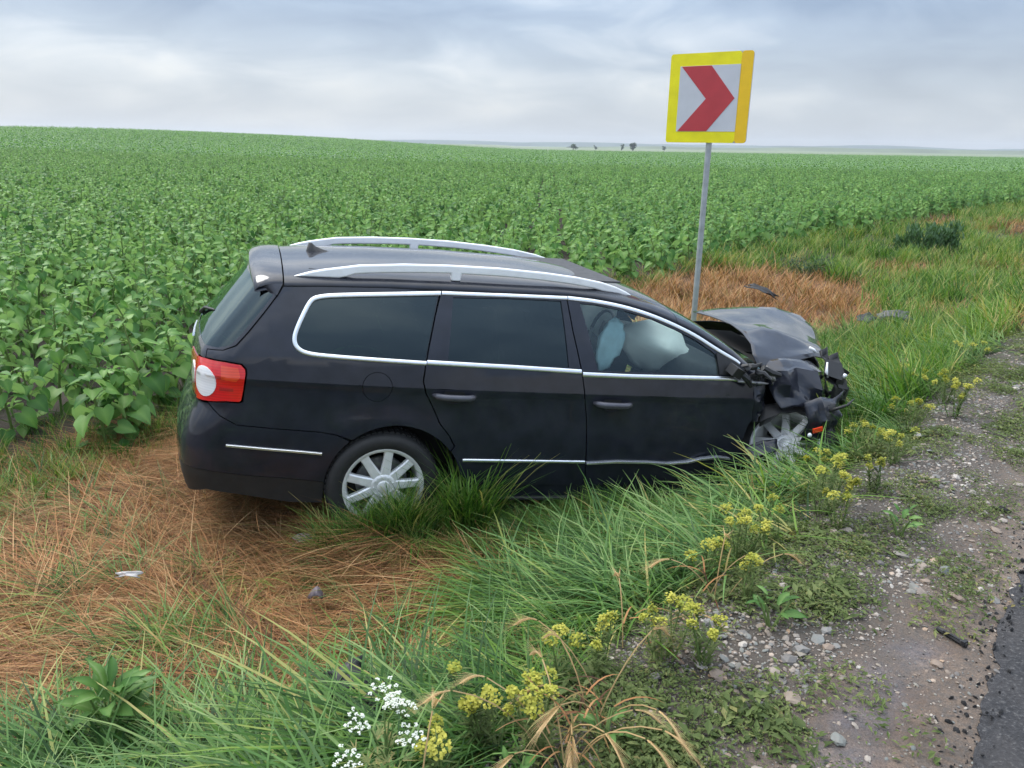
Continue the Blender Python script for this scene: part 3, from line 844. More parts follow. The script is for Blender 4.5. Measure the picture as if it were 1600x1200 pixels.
q = NP.integers(0, 790, 2600); off = NP.normal(0, .035, 2600) - .012
P_ = ins[q] + nn[q] * off[:, None] + NP.normal(0, .006, (2600, 2)); Z = np.maximum(height(P_[:, 0], P_[:, 1]), np.where(off > .01, .012, -9))
v = inview(P_[:, 0], P_[:, 1], Z, .1); n = int(v.sum())
scatter('tar_crumbs', np.stack([P_[v, 0], P_[v, 1], Z[v] + .001], 1), NP.uniform(0, 6.283, (n, 3)), .003 + .009 * NP.random(n) ** 2, NP.integers(0, 5, n), kit('tar_crumb', PEBA))
# stones large enough to pick out, pieces of the shoulder they lie in
X, Y = region(-.6, 5, 1.4, 6, 190)
d = edge_d(X, Y); nz_ = fbm(X * 2.2, Y * 2.2, 121, 3)
k_ = (NP.random(len(X)) < sst(-.85, -.3, d) * sst(.42, .1, d) * (.1 + .9 * sst(.45, .62, nz_)) * np.clip(2.2 / np.hypot(X, Y), .2, 1))
X, Y = X[k_], Y[k_]; Z = height(X, Y); v = inview(X, Y, Z, 0); X, Y, Z = X[v][:290], Y[v][:290], Z[v][:290]
for x, y, z in zip(X, Y, Z):
    s = .010 + .022 * rng.random() ** 2
    o = obj('stone', PEB[rng.randrange(9)], ground, (x, y, z + s * .15), (rng.gauss(0, .25), rng.gauss(0, .25), rng.uniform(0, 6.28))); o.scale = (s, s, s)
# ------------------------------------------------------------ estate car
# car space: x forward from the rear axle, y left, z up from the tyre contact
car = empty('estate_car', T_CAR, (rad(.328), rad(4.43), rad(18.06)),
            label='crashed black estate car with crushed front end standing in the roadside ditch', cat='car')

def zl(x): return .892 - .040 * x
def wz(x, z):
    u = z - zl(x)
    up = np.where(u < .12, .908 - .20 * u, .884 - .36 * (u - .12) - .28 * np.maximum(u - .12, 0) ** 2)
    lo = .904 + .055 * sst(0, -.32, u) * .25 - .030 * sst(-.40, -.72, u) - .006 * sst(0, -.05, u) * (1 - sst(-.1, -.3, u))
    w = np.where(u > 0, up, lo)
    rho = np.hypot(x, z - .315)
    return w + .009 * np.exp(-((rho - .36) / .10) ** 2) * (z > .2)
ZR = [.15, .25, .35, .45, .55, .66, .76, .80, .84, .95, 1.03, 1.10, 1.38, 1.45, 1.6]
XR = [-1.00, -1.07, -1.092, -1.09, -1.083, -1.045, -1.0, -.998, -1.0, -.994, -.975, -.925, -.70, -.64, -.5]
RC = .22
def S(s, z):
    """right flank of the body; s runs along x and wraps round the rear corner"""
    s, z = np.broadcast_arrays(np.asarray(s, float), np.asarray(z, float))
    x1 = np.interp(z, ZR, XR) + RC * .96
    bow = .035
    ss = np.maximum(s, x1)
    w0 = wz(ss, z) - bow * np.maximum(.7 - ss, 0) ** 2 - .05 * np.maximum(ss - 1.9, 0) ** 2
    a0 = np.arctan(2 * bow * np.maximum(.7 - x1, 0)); a1 = rad(80.)
    l = np.maximum(x1 - s, 0); la = RC * (a1 - a0)
    th = a0 + np.minimum(l, la) / RC
    cx = x1 + RC * np.sin(a0); cy = -w0 + RC * np.cos(a0)
    xa = cx - RC * np.sin(th); ya = cy - RC * np.cos(th)
    l2 = np.maximum(l - la, 0); yend = np.maximum(-ya, .05)
    xa2 = xa - np.cos(a1) / np.sin(a1) * (l2 - l2 ** 2 / (2 * yend))
    return np.stack([np.where(l <= 0, s, np.where(l2 > 0, xa2, xa)), np.where(l <= 0, -w0, np.where(l2 > 0, ya + l2, ya)), z], -1)
def SN(s, z, e=2e-3):
    a = S(s + e, z) - S(s - e, z); b = S(s, z + e) - S(s, z - e)
    n = np.cross(a, b)
    return n / np.maximum(np.linalg.norm(n, axis=-1, keepdims=True), 1e-12)

def panel(name, poly, mat, parent, holes=(), off=0., thick=.014, mirror=False, step=.055, dent=None, **k):
    """a body panel: polygon in (s, z) cut into a grid, laid on the flank, edges turned inwards"""
    bm = bmesh.new(); eds = []
    for loop in [poly] + list(holes):
        v = [bm.verts.new((a, b, 0)) for a, b in loop]
        eds += [bm.edges.new((v[i], v[(i + 1) % len(v)])) for i in range(len(v))]
    bmesh.ops.triangle_fill(bm, use_beauty=True, use_dissolve=False, edges=eds, normal=(0, 0, 1))
    P = np.array(poly)
    def cut(co, no):
        bmesh.ops.bisect_plane(bm, geom=bm.verts[:] + bm.edges[:] + bm.faces[:], dist=1e-5, plane_co=co, plane_no=no)
    a = P[:, 0].min()
    x = math.ceil(a / step) * step
    while x < P[:, 0].max():
        cut((x, 0, 0), (1, 0, 0)); x += step * (.75 if x < -.7 else 1.4)
    z = math.ceil(P[:, 1].min() / step) * step
    while z < P[:, 1].max():
        cut((0, z, 0), (0, 1, 0)); z += step
    for u in (-.05, -.025, -.004, .004):
        cut((0, zl(0) + u, 0), (.04, 1, 0))
    if P[:, 0].min() < -1.1:
        # keep to the right half of the car
        pass
    bm.normal_update()
    for f in bm.faces:
        if f.normal.z < 0: f.normal_flip()
    bm.verts.ensure_lookup_table(); bm.verts.index_update()
    st = np.array([v.co[:2] for v in bm.verts])
    pos = S(st[:, 0], st[:, 1]); nor = SN(st[:, 0], st[:, 1])
    pos = pos + nor * off
    if dent is not None: pos = dent(st, pos)
    faces = [[v.index for v in f.verts] for f in bm.faces]
    be = [(e.verts[0].index, e.verts[1].index) for e in bm.edges if len(e.link_faces) == 1]
    # orient border edges with their face
    orient = set()
    for f in faces:
        for i in range(len(f)): orient.add((f[i], f[(i + 1) % len(f)]))
    bm.free()
    clip = pos[:, 1] > .004
    pos[:, 1] = np.minimum(pos[:, 1], .004)
    V = [tuple(p) for p in pos]; N = [tuple(n) for n in nor]; F = []; LN = []
    for f in faces:
        if all(clip[i] for i in f): continue
        F.append(tuple(f)); LN += [N[i] for i in f]
    inner = {}
    for a, b in be:
        if clip[a] and clip[b]: continue
        if (a, b) not in orient: a, b = b, a
        for q in (a, b):
            if q not in inner:
                inner[q] = len(V); V.append(tuple(pos[q] - nor[q] * thick))
        F.append((b, a, inner[a], inner[b]))
        va, vb, vi = (np.array(V[i]) for i in (a, b, inner[a]))
        n = np.cross(va - vb, vi - va); n = n / max(np.linalg.norm(n), 1e-9)
        LN += [tuple(n)] * 4
    if mirror:
        V = [(x, -y, z) for x, y, z in V]
        F2 = []; LN2 = []; c = 0
        for f in F:
            L = LN[c:c + len(f)]; c += len(f)
            F2.append(f[::-1]); LN2 += [(x, -y, z) for x, y, z in L[::-1]]
        F, LN = F2, LN2
    me = mesh(name, V, F, mat, True)
    me.normals_split_custom_set(LN)
    return obj(name, me, parent, **k)

def ribbon(name, path, width, mat, parent, proud=.007, mirror=False, **k):
    """a trim strip of given width laid along a path on the flank"""
    P = np.array(path, float)
    # resample
    seg = np.hypot(*np.diff(P, axis=0).T); L = np.r_[0, np.cumsum(seg)]
    t = np.unique(np.r_[np.arange(0, L[-1], .05), L])
    Q = np.stack([np.interp(t, L, P[:, 0]), np.interp(t, L, P[:, 1])], 1)
    tg = np.gradient(Q, axis=0); tg /= np.linalg.norm(tg, axis=1, keepdims=True) + 1e-9
    nn = np.stack([-tg[:, 1], tg[:, 0]], 1)
    V = []; F = []
    prof = [(-.5, -.008), (-.5, proud * .5), (-.28, proud), (.28, proud), (.5, proud * .5), (.5, -.008)]
    for i in range(len(Q)):
        for a, o in prof:
            q = Q[i] + nn[i] * a * width
            p = S(q[0], q[1]) + SN(q[0], q[1]) * o
            V.append((p[0], -p[1] if mirror else p[1], p[2]))
    m = len(prof)
    for i in range(len(Q) - 1):
        for j in range(m - 1):
            f = (i * m + j, (i + 1) * m + j, (i + 1) * m + j + 1, i * m + j + 1)
            F.append(f if mirror else f[::-1])
    e0 = tuple(range(m)); e1 = tuple((len(Q) - 1) * m + j for j in range(m))
    F += [e0, e1[::-1]] if not mirror else [e0[::-1], e1]
    me = mesh(name, V, F, mat, True)
    me.set_sharp_from_angle(angle=rad(50))
    bm = bmesh.new(); bm.from_mesh(me); bmesh.ops.recalc_face_normals(bm, faces=bm.faces); bm.to_mesh(me); bm.free()
    return obj(name, me, parent, **k)

def arcpts(c, r, a0, a1, n):
    return [(c[0] + r * math.cos(rad(a0 + (a1 - a0) * i / n)), c[1] + r * math.sin(rad(a0 + (a1 - a0) * i / n))) for i in range(n + 1)]

ARC, ARR = (.055, .29), .385
LAMP = [(-1.045, .995), (-.952, 1.003), (-.828, 1.002), (-.752, .992), (-.732, .970), (-.730, .950), (-.743, .851), (-.752, .805), (-.762, .796),
        (-.829, .798), (-.926, .785), (-1.045, .772)]
GAPQ = [(.300, 1.391), (.262, 1.256), (.223, 1.102), (.204, 1.009), (.192, .923), (.210, .856), (.254, .774), (.297, .681), (.355, .609), (.388, .545)]
RTOP = [(-.575, 1.378), (-.47, 1.384), (-.364, 1.388), (0, 1.396), (.304, 1.394), (1.08, 1.389), (1.26, 1.378), (1.457, 1.350), (1.63, 1.309), (1.79, 1.255), (1.93, 1.200), (2.07, 1.127), (2.21, 1.048), (2.34, .935)]
WQ = [(.196, 1.012), (-.358, 1.036), (-.415, 1.043), (-.455, 1.055), (-.482, 1.073), (-.496, 1.095), (-.501, 1.12), (-.497, 1.160), (-.478, 1.210), (-.452, 1.262), (-.425, 1.308), (-.405, 1.330), (-.375, 1.347), (-.330, 1.355), (-.249, 1.361), (0, 1.376), (.288, 1.386)]
gap = .004
qp = [(s - gap, z) for s, z in GAPQ]
a_end = math.degrees(math.atan2(.545 - ARC[1], .388 - ARC[0]))
qp += arcpts(ARC, ARR, a_end - 1, 128, 14)
qp += [(-.27, .625), (-.353, .639), (-.559, .654), (-.774, .674), (-.86, .722), (-.93, .778)]
qp += [(-.829, .790), (-.757, .787), (-.742, .796), (-.735, .851), (-.721, .950), (-.724, .975), (-.745, .999), (-.828, 1.010), (-.952, 1.010)]
qp += [(-.952, 1.045), (-.844, 1.056), (-.772, 1.084), (-.711, 1.152), (-.631, 1.251), (-.566, 1.336), (-.540, 1.379)]
qp += [(-.364, 1.388), (0, 1.396)]

FUEL = [(-.056 + .079 * math.cos(rad(a)), .889 + .080 * math.sin(rad(a))) for a in range(0, 360, 20)]
FUELH = [(-.056 + .082 * math.cos(rad(a)), .889 + .083 * math.sin(rad(a))) for a in range(0, 360, 20)]

RD = [(.308, 1.389), (.7, 1.390), (1.062, 1.387), (1.086, 1.2), (1.132, .975), (1.155, .851), (1.186, .70), (1.208, .461), (1.231, .258),
      (.503, .300), (.470, .340)] + arcpts(ARC, ARR + .004, 12, a_end - 2, 5) + [(s + gap, z) for s, z in GAPQ[::-1]][:-1]
RDW = [(.330, 1.040), (.372, 1.362), (.7, 1.366), (1.030, 1.360), (1.055, 1.0)]
FD = [(1.070, 1.387), (1.259, 1.375), (1.457, 1.347), (1.631, 1.306), (1.793, 1.252), (1.93, 1.197), (2.068, 1.124), (2.212, 1.045), (2.328, .935), (2.350, .908),
      (2.357, .806), (2.385, .641), (2.350, .449), (2.27, .25), (1.75, .235), (1.239, .257), (1.216, .461), (1.194, .70), (1.163, .851), (1.140, .975), (1.094, 1.2)]
FDW = [(1.150, 1.350), (1.256, 1.344), (1.454, 1.314), (1.628, 1.273), (1.789, 1.216), (1.926, 1.157), (2.03, 1.098), (2.065, 1.075), (2.085, .955), (1.240, .984)]

def dent_fd(st, pos):
    # the front of the door is buckled by the crash
    f = sst(1.75, 2.38, st[:, 0]) * sst(.95, .7, st[:, 1])
    n = fbm(st[:, 0] * 7, st[:, 1] * 7, 21, 3) - .5
    pos = pos.copy(); pos[:, 1] += f * (.035 + .16 * n)
    return pos

def lower(pts): return [p for p in pts]

for side in (False, True):
    k = dict(mirror=side)
    q = panel('quarter_panel', qp, M['paint'], car, holes=[WQ] + ([] if side else [FUELH]), **k)
    if not side:
        panel('fuel_flap', FUEL, M['paint'], q)
    panel('quarter_window', WQ, M['glass_dark'], q, off=-.008, thick=.004, **k)
    trimc = [((a[0] + b[0]) / 2, (a[1] + b[1]) / 2) for a, b in zip(
        [(.207, 1.009), (-.358, 1.036), (-.444, 1.049), (-.488, 1.077), (-.501, 1.116), (-.494, 1.165), (-.452, 1.254), (-.411, 1.328), (-.364, 1.349), (-.249, 1.361), (.304, 1.389)],
        [(.208, 1.032), (-.327, 1.061), (-.429, 1.074), (-.464, 1.097), (-.476, 1.126), (-.469, 1.161), (-.432, 1.245), (-.393, 1.315), (-.354, 1.331), (-.250, 1.343), (.298, 1.371)])]
    # round the corners of the trim by one Chaikin pass
    def chaikin(p, n=2):
        for _ in range(n):
            o = [p[0]]
            for a, b in zip(p[:-1], p[1:]):
                o += [(a[0] * .75 + b[0] * .25, a[1] * .75 + b[1] * .25), (a[0] * .25 + b[0] * .75, a[1] * .25 + b[1] * .75)]
            p = o + [p[-1]]
        return p
    ribbon('window_trim', chaikin(trimc), .021, M['chrome'], q, **k)
    rd = panel('rear_door', RD, M['paint'], car, holes=[RDW], **k)
    panel('rear_door_window', RDW, M['glass_dark'], rd, off=-.008, thick=.004, **k)
    ribbon('window_trim', [(.212, 1.025), (.7, 1.002), (1.132, .977)], .024, M['chrome'], rd, **k)
    ribbon('window_trim', [(.308, 1.381), (.7, 1.380), (1.070, 1.376)], .019, M['chrome'], rd, **k)
    ribbon('door_strip', [(.440, .460), (1.206, .420)], .020, M['chrome'], rd, proud=.010, **k)
    # blacked pillar trims
    fd = panel('front_door', FD, M['paint'], car, holes=[FDW], dent=None if side else dent_fd, **k)
    panel('front_door_window', FDW, M['glass_clear'], fd, off=-.008, thick=.004, **k)
    ribbon('window_trim', [(1.141, .962), (1.466, .949), (2.145, .934), (2.325, .920)], .025, M['chrome'], fd, **k)
    ribbon('window_trim', chaikin([(1.074, 1.376), (1.259, 1.363), (1.457, 1.334), (1.631, 1.292), (1.793, 1.237), (1.93, 1.181), (2.068, 1.106), (2.212, 1.038), (2.235, 1.02)]), .021, M['chrome'], fd, **k)
    fs = [(1.215, .414), (1.418, .417), (1.627, .405), (1.77, .391), (1.913, .395), (2.013, .412), (2.131, .420), (2.226, .405)] if not side else [(1.215, .414), (2.2, .39)]
    ribbon('door_strip', fs, .018, M['chrome'], fd, proud=.022, **k)
    panel('mirror_mount', [(2.08, .958), (2.065, 1.085), (2.20, 1.035), (2.30, .955)], M['plastic'], fd, off=.006, **k)
    panel('sill', [(.47, .292), (1.3, .248), (2.25, .225), (2.3, .15), (1.467, .160), (.983, .160), (.53, .19)], M['paint'], car, off=-.012, thick=.06, **k)
    ribbon('sill_step', [(.52, .205), (.983, .180), (1.6, .165), (2.2, .16)], .022, M['plastic'], car, proud=.012, **k)
    # rear lamp: outer half on the quarter panel
    lm = panel('tail_lamp', LAMP, M['lamp_red'], car, off=.004, **k)
    panel('side_reflector', [(-.85, .985), (-.765, .975), (-.755, .93), (-.775, .905), (-.85, .915)], M['lamp_orange'], lm, off=.006, thick=.004, **k)
    panel('lamp_bar', [(-.858, .868), (-.790, .866), (-.790, .850), (-.860, .850)], M['lamp_dark'], lm, off=.006, thick=.004, **k)
    panel('reversing_lens', [(-.956 + .080 * math.cos(rad(a)), .886 + .080 * math.sin(rad(a))) for a in range(0, 360, 15)], M['lamp_white'], lm, off=.008, thick=.006, step=.03, **k)
    # bumper
    bp = [(-.205, .588), (-.27, .619), (-.353, .633), (-.559, .648), (-.774, .668), (-.86, .715), (-.93, .768), (-1.02, .764), (-1.3, .76), (-2.1, .76), (-2.1, .412), (-1.4, .412), (-.933, .412), (-.761, .386), (-.389, .352), (-.322, .34)]
    bp += arcpts(ARC, ARR + .002, 172, 131, 7)
    bu = panel('rear_bumper', bp, M['paint'], car, **k)
    panel('lower_bumper', [(-.325, .335), (-.389, .347), (-.761, .381), (-.933, .407), (-1.4, .407), (-2.1, .407), (-2.1, .20), (-1.2, .22), (-1.0, .27), (-.936, .29), (-.762, .262), (-.513, .214), (-.335, .21)], M['plastic'], bu, off=-.004, thick=.05, **k)
    ribbon('bumper_strip', [(-.829, .558), (-.6, .536), (-.341, .514)], .017, M['chrome'], bu, proud=.010, **k)
    ribbon('gap_backing', [(-.54, 1.40), (-.571, 1.338), (-.635, 1.254), (-.715, 1.154), (-.776, 1.086), (-.846, 1.058), (-.956, 1.047), (-.958, 1.006)], .05, M['dark'], q, proud=-.010, **k)  # dark backing strip added behind the tailgate gap to stop light showing through
    # tailgate half
    tg = [(-.960, 1.004), (-.960, 1.048), (-.846, 1.060), (-.780, 1.088), (-.719, 1.155), (-.639, 1.254), (-.574, 1.339), (-.556, 1.392), (-1.0, 1.40), (-2.4, 1.40), (-2.4, .766), (-1.25, .766), (-1.053, .770), (-1.053, 1.004)]
    gl = [(-.595, 1.335), (-.672, 1.235), (-.748, 1.145), (-.806, 1.085), (-.875, 1.066), (-.996, 1.058), (-2.1, 1.058), (-2.1, 1.388), (-.8, 1.384), (-.66, 1.372)]
    t_ = panel('tailgate', tg, M['paint'], car, holes=[gl], **k)
    panel('rear_window', gl, M['glass_dark'], t_, off=-.003, thick=.004, step=.04, **k)
    il = panel('tailgate_lamp', [(-1.060, .99), (-1.060, .785), (-1.20, .775), (-1.36, .80), (-1.33, .975)], M['lamp_red'], t_, off=.004, **k)
    panel('lamp_lens', [(-1.15 + .07 * math.cos(rad(a)), .885 + .062 * math.sin(rad(a))) for a in range(0, 360, 20)], M['lamp_white'], il, off=.008, thick=.006, **k)

# door handles on the visible flank and the far one
def handle(parent, s0, s1, z0, mirror):
    mb = MB()
    sg = -1 if not mirror else 1
    n = 11
    pts = []
    for i in range(n):
        t = i / (n - 1); s = s0 + (s1 - s0) * t; z = z0 - .045 * (s - s0)
        p = S(s, z); h = .044 * (1 - (2 * t - 1) ** 4) + .004
        pts.append((p[0], (p[1] - h) * (-1 if mirror else 1), z))
    mb.tube(pts, [.012] + [.020] * (n - 2) + [.012], 8)
    h = mb.obj('door_handle', M['handle'], parent, smooth=True)
    # the grip recess is a dark shade patch painted on further down
    me = MB(); c = S((s0 + s1) / 2 + .01, z0 - .03)
    V = [];F = []
    return h
for d in [o for o in car.children if o.name.startswith('rear_door')]:
    handle(d, .250, .492, .846, '.001' in d.name)
for d in [o for o in car.children if o.name.startswith('front_door')]:
    handle(d, 1.226, 1.476, .791, '.001' in d.name)
# grip cups: an arc of the pressed bowl under each handle of the near side
for nm, cx, cz in (('rear_door', .372, .832), ('front_door', 1.352, .775)):
    d = [o for o in car.children if o.name == nm][0]
    ribbon('handle_cup', [(cx + .062 * math.cos(rad(a)), cz + .040 * math.sin(rad(a))) for a in range(195, 346, 15)], .008, M['paint'], d, proud=.006)
    panel('handle_shade_patch', [(cx - .055, cz + .036), (cx + .055, cz + .032), (cx + .065, cz - .01), (cx + .035, cz - .034), (cx - .035, cz - .034), (cx - .065, cz - .008)], M['dark'], d, off=.0025, thick=.002)  # flat dark patch on the door, painting the shade of the grip recess

# roof, pillars and windscreen: superellipse sections between the two roof edges
ZC = ([-.60, -.4, 0, .5, 1.0, 1.3, 1.6, 1.75, 2.0, 2.25, 2.5], [1.468, 1.484, 1.502, 1.508, 1.490, 1.462, 1.412, 1.375, 1.275, 1.150, 1.02])
def rsec(x, q, n=2.15):
    ze = np.interp(x, [a for a, b in RTOP], [b for a, b in RTOP]) + .003
    p = S(x, ze); w = -p[1] + .001; zc = np.interp(x, *ZC)
    s_ = -1 if q < 1 else 1
    qq = q if q <= 1 else 2 - q
    y = w * math.cos(qq * math.pi / 2) ** (2 / n); z = ze + (zc - ze) * math.sin(qq * math.pi / 2) ** (2 / n)
    return (x, s_ * y, float(z))
def roofz(x, y):
    ze = np.interp(x, [a for a, b in RTOP], [b for a, b in RTOP]) + .003
    w = -S(x, ze)[1]; zc = np.interp(x, *ZC)
    return float(ze + (zc - ze) * (1 - min(1, abs(y) / w) ** 2.15) ** (1 / 2.15))
def sheet(name, xs, qs, mat, parent, off=0):
    V = [];F = []
    for x in xs:
        for q in qs:
            p = rsec(x, q); V.append((p[0], p[1], p[2] + off))
    m = len(qs)
    for i in range(len(xs) - 1):
        for j in range(m - 1):
            F.append((i * m + j, (i + 1) * m + j, (i + 1) * m + j + 1, i * m + j + 1))
    # turned-in rim
    border = [i * m for i in range(len(xs))] + [(len(xs) - 1) * m + j for j in range(1, m)] + [i * m + m - 1 for i in range(len(xs) - 2, -1, -1)] + [j for j in range(m - 2, 0, -1)]
    b0 = len(V)
    cx = sum(v[0] for v in V) / len(V)
    for i in border: V.append((V[i][0], V[i][1] * .995, V[i][2] - .012))
    for i in range(len(border)):
        j = (i + 1) % len(border)
        F.append((border[i], border[j], b0 + j, b0 + i)[::-1])
    me = mesh(name, V, F, mat, True); me.set_sharp_from_angle(angle=rad(45))
    return obj(name, me, parent)
def lin(a, b, n): return [a + (b - a) * i / n for i in range(n + 1)]
qd = [0, .02, .05, .1, .16, .24, .34, .46, .6, .75, .9, 1.0]
qf = qd + [2 - q for q in qd[-2::-1]]
roof = sheet('roof', lin(-.535, 1.80, 42), qf, M['paint'], car)
for s_ in (0, 1):
    qp_ = [0, .02, .05, .1, .16, .22]
    sheet('windscreen_pillar', lin(1.803, 2.36, 14), qp_ if s_ == 0 else [2 - q for q in qp_[::-1]], M['paint'], car)
sheet('windscreen', lin(1.815, 2.42, 12), [.225, .3, .4, .55, .75, 1, 1.25, 1.45, 1.6, 1.7, 1.775], M['glass_clear'], car, -.004)
# roof rails
RT = [(-.488, 1.428), (-.44, 1.445), (-.40, 1.458), (-.33, 1.475), (-.247, 1.490), (-.144, 1.508), (.1, 1.525), (.358, 1.531), (.65, 1.528), (.942, 1.512), (1.15, 1.493), (1.323, 1.466), (1.43, 1.438), (1.50, 1.412), (1.548, 1.388)]
for sgn in (-1, 1):
    def ry(x): return np.interp(x, [-.49, -.2, .6, 1.2, 1.55], [.600, .628, .632, .615, .575])
    top = RT
    bz = lambda x: np.interp(x, [a for a, b in RT], [b for a, b in RT]) - .047
    rz = lambda x: roofz(x, ry(x)) - .004
    bot = []
    for x in (1.50, 1.44, 1.38, 1.33): bot.append((x, min(rz(x), bz(x) + .02)))
    for x in (1.27, 1.20, 1.1, .9, .7, .5, .432): bot.append((x, max(bz(x), rz(x)) if x > 1.2 else bz(x)))
    bot += [(.426, rz(.426)), (.374, rz(.374)), (.368, bz(.368))]
    for x in (.2, 0, -.1, -.17): bot.append((x, bz(x)))
    for x in (-.215, -.25, -.33, -.42): bot.append((x, rz(x) if x < -.22 else (rz(x) + bz(x)) / 2))
    loop = top + bot
    bm = bmesh.new()
    va = [bm.verts.new((x, sgn * (ry(x) + .016), z)) for x, z in loop]
    vb = [bm.verts.new((x, sgn * (ry(x) - .016), z)) for x, z in loop]
    for v in (va, vb):
        bmesh.ops.triangle_fill(bm, use_beauty=True, edges=[bm.edges.new((v[i], v[(i + 1) % len(v)])) for i in range(len(v))])
    for i in range(len(va)):
        j = (i + 1) % len(va); bm.faces.new((va[i], va[j], vb[j], vb[i]))
    bmesh.ops.recalc_face_normals(bm, faces=bm.faces)
    me = bpy.data.meshes.new('roof_rail'); bm.to_mesh(me); bm.free(); me.materials.append(M['alu'])
    o = obj('roof_rail', me, car)
    bv = o.modifiers.new('edge', 'BEVEL'); bv.width = .011; bv.segments = 3; bv.limit_method = 'ANGLE'
# rear spoiler: a lip carried on from the roof, its cheeks running down beside the glass
V = [];F = []
tip = S(-.578, 1.334)
half = []
for q in (1.0, .85, .7, .55, .42, .32, .24, .17, .11, .06, .03):
    a = np.array(rsec(-.543, q)); a[2] += .004
    y = a[1]; k_ = abs(y) / .66
    b = np.array([-.715 + .030 * k_ ** 3, y * .97, a[2] - .020 - .016 * k_ ** 4])
    half.append((a, b, np.array([0, 0, -1.])))
p0 = S(-.545, 1.385); p1 = S(-.560, 1.362)
half.append((np.array([-.545, p0[1] - .006, 1.388]), np.array([-.668, -.618, 1.372]), np.array([0, .6, -.8])))
half.append((np.array([-.560, p1[1] - .006, 1.362]), np.array([-.636, -.634, 1.352]), np.array([0, .9, -.4])))
half.append((np.array([-.572, tip[1] - .005, 1.340]), np.array([-.594, -.648, 1.336]), np.array([0, 1., 0])))
full = half + [(a * [1, -1, 1], b * [1, -1, 1], n * [1, -1, 1]) for a, b, n in half[1:]]
full = [(a * [1, -1, 1], b * [1, -1, 1], n * [1, -1, 1]) for a, b, n in half[:0:-1]] + half
for a, b, n in full:
    th_ = .35 + .65 * float(sst(.64, .50, abs(b[1])))
    for t, o, dn in ((0, -.006, .03), (0, .004, 0), (.3, .011, 0), (.6, .013, 0), (.88, .007, 0), (1, -.006, 0), (1.0, 0, .030), (.9, 0, .045), (.3, 0, .035)):
        V.append(a * (1 - t) + b * t - n * o + n * dn * th_)
m = 9
for i in range(len(full) - 1):
    for j in range(m): F.append((i * m + j, i * m + (j + 1) % m, (i + 1) * m + (j + 1) % m, (i + 1) * m + j)[::-1])
F += [tuple(range(m)), tuple((len(full) - 1) * m + j for j in range(m))[::-1]]
me = mesh('roof_spoiler', V, F, M['paint'], True)
bm = bmesh.new(); bm.from_mesh(me); bmesh.ops.recalc_face_normals(bm, faces=bm.faces); bm.to_mesh(me); bm.free()
me.set_sharp_from_angle(angle=rad(50))
spo = obj('roof_spoiler', me, car)
# shark-fin aerial
mb = MB()
prof = [(-.385, .0), (-.372, .052), (-.352, .050), (-.33, .030), (-.29, .012), (-.25, .0)]
V = [];F = []
for x, h in prof:
    z = roofz(x, 0); w = .018 if h > .04 else .03
    V += [(x, -w, z - .01), (x, -.004, z + h), (x, .004, z + h), (x, w, z - .01)]
for i in range(len(prof) - 1):
    for j in range(3): F.append((i * 4 + j, i * 4 + j + 1, (i + 1) * 4 + j + 1, (i + 1) * 4 + j)[::-1])
F += [(0, 1, 2, 3)]
obj('roof_aerial', mesh('roof_aerial', V, F, M['plastic'], True), roof)
# rear wiper and tailgate handle strip
tgo = [o for o in car.children if o.name == 'tailgate'][0]
mb = MB(); mb.tube([(-.99, .10, 1.075), (-.965, .0, 1.12), (-.91, -.22, 1.155), (-.90, -.26, 1.16)], [.016, .01, .007, .004], 6)
mb.obj('rear_wiper', M['plastic'], tgo, smooth=True)
sc_ = [s for s in np.arange(-1.2, -2.2, -.01) if S(s, .99)[1] > -.006][0]
for k_ in (False, True):
    panel('tailgate_grip', [(sc_ + .16, 1.005), (sc_ + .16, .985), (sc_ - .1, .985), (sc_ - .1, 1.005)], M['chrome'], tgo, off=.008, mirror=k_)
